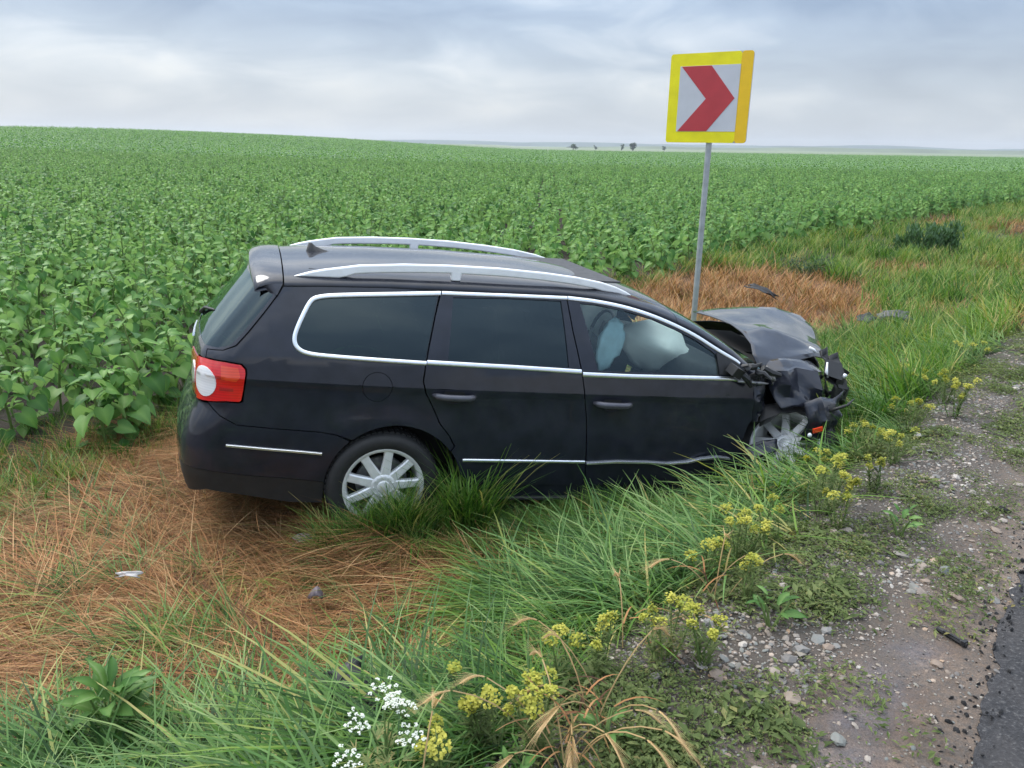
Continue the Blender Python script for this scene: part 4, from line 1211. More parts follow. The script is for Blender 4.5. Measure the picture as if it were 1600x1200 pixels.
# ---------------------------------------------------------------- wheels
def wheel_meshes():
    out = {}
    b = MB()
    b.lathe([(.198, -.10), (.196, .03), (.205, .075), (.213, .088), (.222, .094), (.229, .094), (.231, .088), (.226, .080), (.222, .06), (.222, -.11), (.231, -.115), (.198, -.118)], 40, axis='y')
    out['wheel'] = b.mesh('wheel', M['wheel'], True, 40)
    b = MB()
    b.lathe([(.224, .080), (.232, .094), (.250, .104), (.280, .108), (.300, .098), (.311, .080), (.317, .05), (.319, 0), (.317, -.05), (.311, -.085), (.295, -.108), (.25, -.112), (.222, -.10)], 48, axis='y')
    for k in range(60):
        q = 2 * math.pi * k / 60
        for yy in (-.045, 0, .045):
            b.box((.3185 * math.cos(q), yy, .3185 * math.sin(q)), (.0035, .018, .011), rot=(0, -q, 0))
    out['tyre'] = b.mesh('tyre', M['rubber'], True, 35)
    # one spoke along +x (axis is y, outer face at +y)
    b = MB(); sec = []
    for r, w, y in ((.055, .031, .080), (.10, .027, .082), (.16, .024, .083), (.20, .025, .082), (.214, .030, .080)):
        sec.append([(r, y - .03, -w), (r, y - .006, -w), (r, y, -w * .72), (r, y, w * .72), (r, y - .006, w), (r, y - .03, w)])
    V = [p for s_ in sec for p in s_]; F = []
    for i in range(len(sec) - 1):
        for j in range(6): F.append((i * 6 + j, (i + 1) * 6 + j, (i + 1) * 6 + (j + 1) % 6, i * 6 + (j + 1) % 6))
    F += [tuple(range(5, -1, -1)), tuple((len(sec) - 1) * 6 + j for j in range(6))]
    b.add(V, [f[::-1] for f in F])
    me = b.mesh('spoke', M['wheel'], True, 30)
    bm = bmesh.new(); bm.from_mesh(me); bmesh.ops.recalc_face_normals(bm, faces=bm.faces); bm.to_mesh(me); bm.free()
    out['spoke'] = me
    b = MB()
    b.lathe([(.0001, .092), (.030, .091), (.034, .089), (.036, .085), (.040, .085), (.050, .088), (.066, .086), (.072, .080), (.073, .05)], 32, axis='y')
    for k in range(9):
        q = 2 * math.pi * (k + .5) / 9
        b.lathe([(.0001, .093), (.005, .092), (.006, .084)], 6, axis='y')
        n0 = len(b.v) - 18
        for i in range(n0, len(b.v)):
            x, y, z = b.v[i]; b.v[i] = (x + .058 * math.cos(q), y, z + .058 * math.sin(q))
    out['hub_cap'] = b.mesh('hub_cap', M['wheel'], True, 40)
    b = MB(); b.lathe([(.04, .0), (.145, .0), (.148, -.005), (.148, -.02), (.04, -.022)], 32, axis='y')
    b.box((-.10, -.008, .06), (.045, .03, .06), rot=(0, .5, 0))
    out['brake_disc'] = b.mesh('brake_disc', M['metal'], True, 40)
    return out
WM = wheel_meshes()
def wheel(c, n, spin):
    """wheel with hub centre c (outer face plane) and outward axis n in car space"""
    n = Vector(n).normalized()
    up = Vector((0, 0, 1)); x = n.cross(up).normalized() * 1; z = x.cross(n).normalized()
    m = Matrix((x, n, z)).transposed().to_4x4()
    w = obj('wheel', WM['wheel'], car)
    w.matrix_local = Matrix.Translation(Vector(c) - n * .085) @ m @ Matrix.Rotation(rad(spin), 4, 'Y')
    for nm in ('tyre', 'hub_cap', 'brake_disc'): obj(nm, WM[nm], w)
    for k_ in range(9): obj('spoke', WM['spoke'], w, rot=(0, rad(40 * k_), 0))
wheel((0, -.892, .305), (0, -1, 0), 75 + 180 + 8)
wheel((2.66, -.890, .490), (-0.720, -0.359, 0.594), 12)
wheel((0, .87, .305), (0, 1, 0), 10)
wheel((2.66, .80, .40), (.1, 1, 0), 10)

# ---------------------------------------------------------------- inside and underneath
mb = MB()
mb.box((1.0, 0, .26), (1.45, .80, .05)); mb.box((-.62, 0, .36), (.36, .62, .10))
mb.box((-.02, -.40, .62), (.50, .20, .05)); mb.box((-.02, .40, .62), (.50, .20, .05))
mb.box((.02, 0, .45), (.45, .60, .17))
for s_ in (-1, 1):
    mb.lathe([(.375, .60 * s_), (.378, .86 * s_)], 16, axis='y', a0=rad(-5), a1=rad(185))
    n0 = len(mb.v) - 34
    for i in range(n0, len(mb.v)):
        x, y, z = mb.v[i]; mb.v[i] = (x + .055, y, z + .29)
mb.obj('floor_pan', M['dark'], car)
def cushion(name, c, h, rot, mat, parent, seed=0, amp=.0, seg=(14, 8), pw=2.6):
    V = [];F = []; nu, nv = seg
    E_ = Euler(rot).to_matrix()
    for j in range(nv + 1):
        b_ = -math.pi / 2 + math.pi * j / nv
        for i in range(nu):
            a = 2 * math.pi * i / nu
            f = lambda t: math.copysign(abs(t) ** (2 / pw), t)
            p = Vector((f(math.cos(a)) * f(math.cos(b_)) * h[0], f(math.sin(a)) * f(math.cos(b_)) * h[1], f(math.sin(b_)) * h[2]))
            if amp:
                d = float(fbm(np.array(a * 1.2 + 9), np.array(b_ * 1.6 + seed), seed, 3)) - .5
                p *= 1 + amp * d
            V.append(Vector(c) + E_ @ p)
    for j in range(nv):
        for i in range(nu): F.append((j * nu + i, j * nu + (i + 1) % nu, (j + 1) * nu + (i + 1) % nu, (j + 1) * nu + i))
    return obj(name, mesh(name, V, F, mat, True), parent)
for y in (-.37, .37):
    st_ = cushion('front_seat', (1.16, y, .83), (.09, .25, .34), (0, -.30, 0), M['seat'], car)
    cushion('seat_cushion', (1.45, y, .50), (.29, .26, .09), (0, -.1, 0), M['seat'], st_)
    cushion('headrest', (1.03, y, 1.23), (.05, .14, .085), (0, -.25, 0), M['seat'], st_)
rs = cushion('rear_seat', (.30, 0, .82), (.10, .62, .32), (0, -.35, 0), M['seat'], car, pw=4)
cushion('rear_seat_cushion', (.58, 0, .50), (.28, .62, .09), (0, 0, 0), M['seat'], rs, pw=4)
ds = cushion('dashboard', (2.12, 0, .86), (.24, .72, .14), (0, .15, 0), M['dash'], car, pw=4)
mb = MB()
for k_ in range(24):
    pass
mb.tube([(1.83 + .10 * math.sin(rad(a)) * .5, .37 + .18 * math.cos(rad(a)), .93 + .17 * math.sin(rad(a))) for a in range(0, 361, 20)], .014, 6)
mb.obj('steering_wheel', M['dash'], ds, smooth=True)
# airbags, burst out and slack
bag = cushion('passenger_airbag', (1.865, -.40, 1.035), (.29, .20, .185), (0, .30, 0), M['bag'], car, 5, .40, (26, 16), 1.45)
bag2 = cushion('side_airbag', (1.42, -.60, 1.07), (.085, .035, .145), (0, .1, 0), M['bag_blue'], car, 9, .95, (22, 14), 2.6)
V = [];F = []
for i in range(30):
    for j in range(6):
        x = .2 + 1.9 * i / 29; zt = np.interp(x, [a for a, b in RTOP], [b for a, b in RTOP]) - .03
        V.append((x, .66 + .03 * math.sin(i * 1.3 + j) + .12 * (j / 5) - .02 * j, zt - j * .065 - .012 * math.sin(i * 1.9)))
for i in range(29):
    for j in range(5): F.append((i * 6 + j, i * 6 + j + 1, (i + 1) * 6 + j + 1, (i + 1) * 6 + j))
obj('curtain_airbag', mesh('curtain_airbag', V, F, M['bag'], True), car)
mb = MB(); mb.box((.55, 0, 1.452), (.95, .50, .006)); mb.obj('headlining', M['seat'], roof)
for s_ in (-1, 1):
    mb = MB(); mb.tube([(1.13, s_ * .84, .30), (1.13, s_ * .80, .95), (1.08, s_ * .66, 1.36)], .035, 6); mb.obj('door_pillar', M['dark'], car)

# ---------------------------------------------------------------- smashed front
def patch(name, rows, mat, parent, sub=4, amp=.012, sc=6., seed=1, thick=.006, fold=.0, smooth=True, sharp=28):
    """crumpled sheet metal through a grid of points"""
    G = np.array(rows, float); n, m, _ = G.shape
    def dens(A, k):
        o = []
        for i in range(A.shape[0] - 1):
            for t in range(k): o.append(A[i] * (1 - t / k) + A[i + 1] * t / k)
        o.append(A[-1]); return np.array(o)
    G = dens(G, sub); G = dens(G.transpose(1, 0, 2), sub).transpose(1, 0, 2)
    a, b, _ = G.shape
    du = np.gradient(G, axis=0); dv = np.gradient(G, axis=1)
    N = np.cross(du, dv); N /= np.linalg.norm(N, axis=2, keepdims=True) + 1e-9
    q = fbm(G[..., 0] * sc + G[..., 2] * sc * .6, G[..., 1] * sc + G[..., 2] * sc * .8, seed, 3)
    rid = np.abs(fbm(G[..., 0] * sc * .7 + 5, G[..., 1] * sc * .7 + G[..., 2] * sc, seed + 5, 2) - .5) * 2
    G = G + N * (amp * (q - .5) * 2 - fold * np.exp(-(rid / .12) ** 2))[..., None]
    V = [tuple(p) for p in G.reshape(-1, 3)]
    F = [(i * b + j, (i + 1) * b + j, (i + 1) * b + j + 1, i * b + j + 1) for i in range(a - 1) for j in range(b - 1)]
    me = mesh(name, V, F, mat, True); me.set_sharp_from_angle(angle=rad(sharp))
    o = obj(name, me, parent)
    so = o.modifiers.new('thickness', 'SOLIDIFY'); so.thickness = thick; so.offset = -1
    return o
hood = patch('bonnet', [
    [(2.435, -.775, .985), (2.420, -.72, 1.046), (2.47, -.6, 1.093), (2.536, -.4, 1.123), (2.63, -.1, 1.126), (2.67, .2, 1.109), (2.756, .62, 1.067)],
    [(2.60, -.74, .985), (2.60, -.70, 1.020), (2.63, -.59, 1.068), (2.725, -.36, 1.162), (2.82, -.1, 1.130), (2.87, .22, 1.122), (2.98, .61, 1.105)],
    [(2.80, -.68, 1.000), (2.80, -.65, 1.025), (2.83, -.57, 1.048), (2.83, -.40, 1.140), (3.02, -.1, 1.126), (3.12, .24, 1.130), (3.27, .575, 1.133)],
    [(3.00, -.61, 1.015), (3.01, -.58, 1.035), (3.03, -.51, 1.040), (3.00, -.42, 1.085), (3.24, -.1, 1.092), (3.42, .2, 1.100), (3.48, .525, 1.140)],
    [(3.13, -.555, .985), (3.16, -.52, 1.010), (3.20, -.46, 1.012), (3.28, -.35, 1.020), (3.46, -.1, 1.010), (3.66, .2, 1.036), (3.69, .45, 1.092)]],
    M['paint'], car, sub=5, amp=.007, sc=3.5, seed=3, fold=0)
# wing: torn and folded sheets round the wheel
Y = -.85
patch('front_wing', [
    [(2.37, -.86, .925), (2.44, -.85, .955), (2.50, -.80, .985)],
    [(2.37, -.865, .84), (2.45, -.86, .86), (2.53, -.74, .88)],
    [(2.375, -.87, .74), (2.47, -.865, .76), (2.55, -.78, .76)],
    [(2.39, -.87, .63), (2.46, -.87, .64), (2.50, -.84, .66)]], M['paint'], car, amp=.02, sc=9, seed=8, fold=.03)
patch('wing_fold', [
    [(2.50, -.70, 1.000), (2.60, -.74, 1.030), (2.72, -.72, 1.035), (2.84, -.68, 1.015), (2.94, -.66, .99)],
    [(2.50, -.80, .960), (2.60, -.86, .985), (2.72, -.80, .990), (2.84, -.86, .975), (2.95, -.78, .945)],
    [(2.51, -.78, .880), (2.60, -.92, .900), (2.72, -.83, .890), (2.84, -.93, .870), (2.97, -.82, .850)],
    [(2.53, -.86, .800), (2.62, -.90, .810), (2.73, -.92, .800), (2.85, -.89, .770), (2.98, -.86, .750)],
    [(2.56, -.92, .735), (2.64, -.93, .760), (2.74, -.94, .755), (2.86, -.94, .700), (2.98, -.90, .640)]], M['paint'], car, sub=5, amp=.012, sc=6, seed=13, fold=.012, sharp=22)
patch('wheel_arch_lip', [
    [(2.50, -.80, .735), (2.60, -.84, .770), (2.72, -.86, .770), (2.86, -.86, .72), (2.96, -.85, .62)],
    [(2.44, -.88, .640), (2.58, -.91, .715), (2.72, -.92, .725), (2.86, -.91, .68), (2.99, -.88, .585)],
    [(2.46, -.86, .600), (2.60, -.87, .680), (2.72, -.88, .695), (2.84, -.87, .65), (2.95, -.86, .570)]], M['plastic'], car, amp=.015, sc=8, seed=17, fold=.015)
patch('torn_sill_flap', [
    [(2.33, -.90, .47), (2.45, -.93, .53), (2.55, -.95, .545)],
    [(2.36, -.95, .42), (2.46, -.98, .46), (2.54, -.98, .49)],
    [(2.38, -.92, .39), (2.44, -.94, .40), (2.50, -.94, .42)]], M['paint'], car, amp=.02, sc=10, seed=19, fold=.02)
patch('front_panel', [
    [(3.02, -.62, 1.02), (3.12, -.45, 1.00), (3.25, -.1, .98), (3.40, .3, .98), (3.45, .6, .95)],
    [(3.00, -.74, .86), (3.16, -.50, .84), (3.22, -.1, .84), (3.42, .3, .82), (3.44, .62, .80)],
    [(3.06, -.76, .70), (3.20, -.48, .68), (3.30, -.1, .66), (3.40, .3, .66), (3.38, .62, .64)],
    [(3.02, -.70, .52), (3.14, -.46, .48), (3.22, -.1, .46), (3.30, .3, .46), (3.28, .6, .45)]], M['plastic'], car, sub=5, amp=.07, sc=6, seed=23, fold=.05)
patch('far_wing', [
    [(2.40, .78, .93), (2.8, .74, .95), (3.2, .66, .98), (3.5, .56, 1.0)],
    [(2.40, .86, .88), (2.8, .87, .90), (3.2, .78, .88), (3.45, .66, .86)],
    [(2.40, .87, .72), (2.8, .86, .76), (3.2, .80, .72), (3.42, .66, .66)]], M['paint'], car, amp=.03, sc=6, seed=27, fold=.02)
# engine bay: block, hoses, bracketry
mb = MB()
mb.box((2.85, .05, .70), (.34, .44, .22), rot=(0, .06, .05)); mb.box((2.80, .1, .90), (.20, .30, .05), rot=(.05, .04, 0))
mb.box((3.08, -.30, .66), (.10, .16, .24), rot=(.2, .3, .4)); mb.box((2.5, 0, .93), (.10, .66, .05)); mb.box((2.42, 0, .70), (.03, .74, .26))
rr = random.Random(5)
for k_ in range(16):
    p = Vector((rr.uniform(2.5, 3.1), rr.uniform(-.62, -.2), rr.uniform(.62, .98)))
    pts = [p]
    for _ in range(4): pts.append(pts[-1] + Vector((rr.uniform(-.06, .07), rr.uniform(-.09, .05), rr.uniform(-.10, .06))))
    mb.tube(pts, rr.uniform(.008, .022), 6)
mb.obj('engine_bay', M['dark'], car, smooth=True, sharp=40)
# windscreen wiper tray debris and mirror stump
mb = MB()
for k_ in range(7):
    p = Vector((rr.uniform(2.16, 2.36), -.90 + rr.uniform(-.05, .02), rr.uniform(.965, 1.02)))
    pts = [p]
    for _ in range(3): pts.append(pts[-1] + Vector((rr.uniform(-.03, .07), rr.uniform(-.05, .03), rr.uniform(-.05, .03))))
    mb.tube(pts, [.020, .024, .016, .006], 7)
mb.box((2.17, -.905, .99), (.045, .035, .03), rot=(.3, .4, .3))
mb.obj('broken_mirror', M['plastic'], car, smooth=True, sharp=40)
mb = MB()
mb.tube([(2.40, -.86, .955), (2.46, -.90, .945), (2.49, -.88, .92), (2.47, -.90, .90)], [.012, .02, .016, .008], 6)
mb.tube([(2.20, -.905, .925), (2.32, -.93, .922), (2.42, -.92, .912)], [.010, .012, .004], 6)
mb.obj('torn_bracket', M['metal'], car, smooth=True)
# wreckage hanging at the nose
patch('headlamp_housing', [
    [(2.93, -.78, 1.10), (2.99, -.74, 1.12), (3.04, -.70, 1.09)],
    [(2.92, -.86, .98), (3.02, -.84, .97), (3.10, -.76, .95)],
    [(2.98, -.88, .86), (3.10, -.88, .84), (3.18, -.80, .86)],
    [(3.00, -.86, .74), (3.12, -.86, .72), (3.22, -.80, .78)]], M['plastic'], car, sub=4, amp=.05, sc=9, seed=31, fold=.04)
mb = MB()
for k_ in range(2):
    p = Vector((rr.uniform(2.9, 3.05), rr.uniform(-.86, -.7), rr.uniform(.72, 1.06)))
    pts = [p]
    for _ in range(4): pts.append(pts[-1] + Vector((rr.uniform(-.03, .08), rr.uniform(-.05, .03), rr.uniform(-.08, .05))))
    mb.tube(pts, rr.uniform(.006, .018), 6)
for k_ in range(9):
    mb.box((rr.uniform(2.92, 3.1), rr.uniform(-.88, -.7), rr.uniform(.62, 1.0)), (rr.uniform(.03, .08), .004, rr.uniform(.02, .07)), rot=(rr.uniform(-1, 1), rr.uniform(-1, 1), rr.uniform(-1, 1)))
mb.obj('broken_trim', M['plastic'], car, smooth=True, sharp=35)
patch('torn_bumper_skin', [[(2.98, -.78, 1.07), (3.05, -.78, 1.09), (3.09, -.74, 1.05)], [(2.99, -.86, .97), (3.08, -.84, .96), (3.13, -.78, .94)], [(3.00, -.88, .87), (3.12, -.86, .85), (3.21, -.78, .83)], [(2.98, -.88, .77), (3.09, -.87, .75), (3.17, -.80, .73)]], M['plastic'], car, sub=4, amp=.03, sc=8, seed=37, fold=.02)
mb = MB()
mb.tube([(2.955, -.60, 1.075), (2.985, -.61, 1.06), (3.0, -.62, 1.045)], [.008, .011, .007], 8); mb.box((3.035, -.89, .955), (.012, .008, .014), rot=(.4, .2, .3))
mb.tube([(2.90, -.86, 1.04), (2.89, -.88, .98), (2.91, -.88, .94)], [.006, .01, .005], 6)
mb.obj('metal_fragment', M['alu'], car, smooth=True)
# ------------------------------------------------------------ single plants and litter
def yellow_weed(x, y, hgt, seed, label, spread=.06, heads=5):
    heads = int(heads * 1.25 + .5)
    r = random.Random(seed); z = float(height(x, y))
    p = empty('yellow_flowering_weed', (x, y, z), (0, 0, r.uniform(0, 6.28)), label=label, cat='wild flower', group='yellow flowering weeds on the verge')
    st = MB(); V = [];F = [];T = []; fl = []
    for k in range(heads):
        q = r.uniform(0, 6.28); rr_ = spread * math.sqrt(r.random()); top = Vector((rr_ * math.cos(q) * 1.7, rr_ * math.sin(q) * 1.7, hgt * .66 * r.uniform(.75, 1.05)))
        b = Vector((rr_ * math.cos(q) * .3, rr_ * math.sin(q) * .3, -.03)); mid = b.lerp(top, .5) + Vector((r.gauss(0, .01), r.gauss(0, .01), 0))
        st.tube([b, mid, top], [.0035, .003, .002], 4)
        for j in range(26):
            t = r.uniform(.1, 1.0); c = b.lerp(top, t); a = r.uniform(0, 6.28)
            strip(V, F, T, c, (math.cos(a), math.sin(a), r.uniform(.1, .9)), r.uniform(.035, .065), .008, (0, 0, -.5), 2, r.random())
        fv = [];ff = [];ft = []
        R_h = r.uniform(.012, .026)
        for j in range(75):
            a = r.uniform(0, 6.28); d_ = R_h * 1.25 * math.sqrt(r.random()); c = Vector((d_ * math.cos(a), d_ * math.sin(a), .010 * (1 - (d_ / R_h) ** 2) + r.gauss(0, .006)))
            s = r.uniform(.0022, .0045); u = Vector((math.cos(a + 1), math.sin(a + 1), r.uniform(-.5, .5))) * s; w = Vector((-math.sin(a + 1), math.cos(a + 1), r.uniform(-.5, .5))) * s
            n0 = len(fv); fv += [tuple(c - u - w), tuple(c + u - w), tuple(c + u + w), tuple(c - u + w)]; ff.append((n0, n0 + 1, n0 + 2, n0 + 3)); ft += [r.random()] * 4
        fl.append((top, tinted('flower_head', fv, ff, ft, M['yellow'])))
    obj('stem', tinted('stem', st.v, st.f, [.5] * len(st.v), M['stem']), p)
    obj('leaves', tinted('leaves', V, F, T, M['weed']), p)
    for top, me in fl:
        obj('flower_head', me, p, loc=top, rot=(r.gauss(0, .25), r.gauss(0, .25), 0))
YW = [((-.06, 1.85), 'yellow flower cluster left of the dry barley at the bottom of the verge', 6, .07, .38),
      ((.10, 1.80), 'yellow flowering weed close behind the dry barley stalks', 6, .06, .36),
      ((.19, 2.13), 'small yellow flower head in the grass above the barley', 2, .04, .34),
      ((.30, 2.17), 'pair of small yellow heads on a low green weed up from the barley', 3, .05, .34),
      ((.53, 2.20), 'pale yellow weed beside the gravel next to a bent straw stalk', 5, .06, .33),
      ((.66, 2.19), 'yellow weed with broad leaves at the edge of the gravel', 4, .05, .30),
      ((.80, 2.78), 'yellow weed in the grass below the front door of the car', 4, .05, .34),
      ((.99, 2.96), 'bright yellow flower clump below the front wheel', 7, .07, .36),
      ((1.15, 3.09), 'single yellow head standing in grass under the front wheel', 2, .03, .36),
      ((1.51, 3.40), 'bushy yellow weed right in front of the crushed wheel', 9, .11, .42),
      ((1.51, 3.17), 'yellow weed on the verge just right of the front wheel', 4, .05, .32),
      ((.91, 2.56), 'straw-yellow weed beside dry bent stalks on the slope', 3, .05, .30),
      ((1.62, 3.64), 'yellow weed standing between the wheel and the broken bumper piece', 5, .07, .40),
      ((2.10, 4.27), 'yellow weed at the verge beyond the broken bumper piece', 6, .08, .34),
      ((2.49, 4.54), 'yellow-green weed on the verge past the nose of the car', 6, .09, .34),
      ((2.15, 4.0), 'low yellow weed near the gravel past the nose of the car', 4, .07, .28),
      ((1.85, 3.58), 'low yellow-green weed at the gravel edge level with the front wheel', 4, .06, .28),
      ((3.15, 5.66), 'broad yellow flower clump on the far verge', 9, .14, .34),
      ((3.06, 5.15), 'yellow weed clump by the dark mud on the far verge', 6, .10, .30),
      ((3.94, 6.36), 'sparse yellow weed at the far end of the mud', 4, .10, .30),
      ((5.55, 8.54), 'distant yellow weed by the right edge of the verge', 7, .16, .36),
      ((6.25, 9.44), 'farthest yellow weed along the roadside', 7, .16, .38),
      ((2.9, 4.75), 'yellow-green weed between two clumps on the far verge', 5, .09, .32),
      ((-.16, 1.68), 'small yellow weed beside the white umbel flowers', 3, .04, .34)]
for i, ((x, y), lb, n, sp_, h_) in enumerate(YW): yellow_weed(x, y, h_, 300 + i, lb, sp_, n)

# white umbel
x, y = -.31, 1.60; z = float(height(x, y)) - .02; r = random.Random(77)
um = empty('umbel_plant', (x, y, z), label='white flowering umbel plant in the long grass at the bottom edge', cat='wild flower')
um.scale = (.86, .86, .94)
st = MB(); root = Vector((0, 0, -.05)); hub = Vector((.0, .0, .34))
st.tube([root, Vector((.005, .0, .2)), hub], [.005, .004, .003], 5)
heads_ = [(-.005, .045, .46, .048), (.055, .02, .42, .038), (-.075, -.02, .40, .036), (.085, -.06, .39, .042), (-.09, -.10, .345, .042), (.03, -.01, .46, .03)]
for hx, hy, hz_, hr in [(a, b, c - .02, e * .88) for a, b, c, e in heads_]:
    top = Vector((hx, hy, hz_)); st.tube([hub + Vector((0, 0, -.1)), hub.lerp(top, .5) + Vector((0, 0, -.01)), top + Vector((0, 0, -.035))], [.003, .0025, .002], 4)
    fv = [];ff = [];ft = []; sv = MB()
    for k in range(15):
        q = k * 2.4; d_ = hr * 1.15 * math.sqrt((k + .5) / 15); c = Vector((d_ * math.cos(q), d_ * math.sin(q), .006 * r.gauss(0, 1)))
        sv.tube([Vector((0, 0, -.035)), c], [.0011, .0009], 3, cap=False)
        for j in range(9):
            a = r.uniform(0, 6.28); e = .0065 * math.sqrt(r.random()); o_ = c + Vector((e * math.cos(a), e * math.sin(a), .004 * (1 - e / .0065) + .002)); s = r.uniform(.0017, .0026)
            n0 = len(fv); fv += [tuple(o_ + Vector(v) * s) for v in ((-1, -1, .3), (1, -1, -.3), (1, 1, .3), (-1, 1, -.2))]; ff.append((n0, n0 + 1, n0 + 2, n0 + 3)); ft += [r.random()] * 4
    hd = obj('flower_head', tinted('flower_head', fv, ff, ft, M['white_petal']), um, loc=top, rot=(r.gauss(.12, .15), r.gauss(0, .15), 0))
    obj('rays', tinted('rays', sv.v, sv.f, [.5] * len(sv.v), M['stem']), hd)
obj('stem', tinted('stem', st.v, st.f, [.6] * len(st.v), M['stem']), um)
V = [];F = [];T = []
for k in range(40):
    a = r.uniform(0, 6.28); c = Vector((r.gauss(0, .05), r.gauss(0, .04), r.uniform(.12, .33)))
    for j in range(4): strip(V, F, T, c, (math.cos(a + j * .5 - .8), math.sin(a + j * .5 - .8), .3), .04, .006, (0, 0, -.4), 2, r.random())
obj('leaves', tinted('leaves', V, F, T, M['weed']), um)

# dry barley
def barley(x, y, n, seed, label, h=.32, lean=(0, 0)):
    r = random.Random(seed); z = float(height(x, y))
    p = empty('barley_plant', (x, y, z), label=label, cat='grass plant', group='dry barley stalks on the verge')
    for k in range(n):
        a = r.uniform(0, 6.28); b = Vector((r.gauss(0, .03), r.gauss(0, .025), -.02)); L = h * r.uniform(.7, 1.1)
        d = Vector((math.cos(a) * .45 + lean[0], math.sin(a) * .3 + lean[1], 1)).normalized(); pts = [b]; q = b
        for i in range(6):
            q = q + d * L / 6; pts.append(q); d = (d + Vector((math.cos(a) * .16, math.sin(a) * .12, -.10 * i / 2))).normalized()
        st = MB(); st.tube(pts, .0022, 4)
        s_ = obj('stalk', tinted('stalk', st.v, st.f, [r.random()] * len(st.v), M['stem_dry']), p)
        V = [];F = [];T = []; e = Vector(pts[-1]); dd_ = d
        for i in range(11):
            e = e + dd_ * .0075; dd_ = (dd_ + Vector((math.cos(a) * .06, 0, -.13))).normalized()
            sd = dd_.cross(Vector((.3, .5, .7))).normalized()
            for sg in (-1, 1):
                strip(V, F, T, e, dd_ * 1.0 + sd * sg * .55, .017, .0062, (0, 0, 0), 2, r.random(), side=sd.cross(dd_), base=.5)
                strip(V, F, T, e + sd * sg * .003, dd_ + sd * sg * .22, r.uniform(.06, .10), .0011, (0, 0, -.12), 2, r.random())
        obj('ear', tinted('ear', V, F, T, M['ear']), s_)
    V = [];F = [];T = []
    for k in range(n * 2):
        a = r.uniform(0, 6.28)
        strip(V, F, T, (r.gauss(0, .04), r.gauss(0, .03), r.uniform(.0, h * .5)), (math.cos(a), math.sin(a), r.uniform(.4, 1.2)), r.uniform(.10, .2), .007, (math.cos(a) * .4, math.sin(a) * .4, -1.5), 5, r.random())
    obj('dry_leaves', tinted('dry_leaves', V, F, T, M['straw']), p)
barley(.16, 1.74, 9, 401, 'large clump of dry barley stalks with ripe ears by the bottom of the gravel', .36)
barley(.24, 1.86, 6, 402, 'dry barley ears bending over just right of the large clump', .36, (.1, 0))
barley(-.20, 1.48, 3, 403, 'drooping barley ear beside the white umbel flowers', .30, (.1, -.1))
barley(.48, 2.30, 3, 404, 'small bent barley stalk in the grass by the gravel', .32)
barley(.78, 2.60, 4, 405, 'bent straw stalks among yellow weeds on the slope', .32)

# broad-leaved weed: every leaf a part
def lance(seed):
    r = random.Random(seed); V = [];F = [];T = []
    for i in range(7):
        u = i / 6; w = .19 * math.sin(math.pi * min(1, u * .93 + .07)) ** .8 if i < 6 else 0
        zc = -.30 * u * u + .10 * math.sin(u * 3); wv = .025 * math.sin(i * 2.3 + seed)
        V += [(u, w, zc + .06 + wv), (u, 0, zc), (u, -w, zc + .06 - wv)]; T += [.4, .95, .4]
    for i in range(6):
        for j in range(2): F.append((i * 3 + j, i * 3 + j + 1, i * 3 + j + 4, i * 3 + j + 3))
    me = tinted('leaf', V, F, T, M['broad']); me.polygons.foreach_set('use_smooth', [True] * len(F)); return me
M['broad'] = leafmat('dock_leaf', [(0, (.034, .095, .024)), (.5, (.072, .165, .036)), (.85, (.14, .25, .065)), (1, (.26, .35, .15))], .38, .25, under=(.17, .26, .14))
LN_ = [lance(i) for i in range(4)]
def broadleaf(x, y, n, size, seed, label):
    r = random.Random(seed); z = float(height(x, y))
    p = empty('broad_leaved_weed', (x, y, z), (0, 0, 0), label=label, cat='plant')
    st = MB()
    for k in range(4):
        a = r.uniform(0, 6.28); top = Vector((math.cos(a) * .06, math.sin(a) * .06, size * 1.5)); st.tube([(0, 0, -.03), top * .5, top], [.006, .005, .003], 5)
    obj('stem', tinted('stem', st.v, st.f, [.4] * len(st.v), M['stem']), p)
    for k in range(n):
        t = k / n; a = k * 2.4 + r.gauss(0, .3); s = size * (1.15 - .6 * t) * r.uniform(.8, 1.15)
        o = obj('leaf', LN_[r.randrange(4)], p)
        o.matrix_local = Matrix.Translation((math.cos(a) * .03, math.sin(a) * .03, .04 + t * size * 1.35)) @ Matrix.Rotation(a, 4, 'Z') @ Matrix.Rotation(-rad(r.uniform(-5, 30) + t * 45), 4, 'Y') @ Matrix.Rotation(r.gauss(0, .3), 4, 'X') @ Matrix.Scale(s, 4)
broadleaf(-1.42, 2.27, 34, .19, 501, 'broad-leaved dark green weed in the grass at the lower left')
broadleaf(.02, 1.60, 8, .07, 502, 'pale bindweed leaves at the foot of the dry barley')
broadleaf(.28, 1.80, 7, .06, 503, 'pale pointed leaves by the gravel right of the barley')
broadleaf(.36, 3.15, 9, .12, 504, 'bright round-leaved weed in the grass below the rear door')
broadleaf(1.0, 3.62, 9, .13, 505, 'leafy weed growing against the sill below the front door')
broadleaf(1.75, 3.10, 9, .07, 506, 'pale leafy weed on the gravel edge past the front wheel')
broadleaf(.95, 2.40, 9, .08, 507, 'grey-green leafy weed on the bank by the gravel')

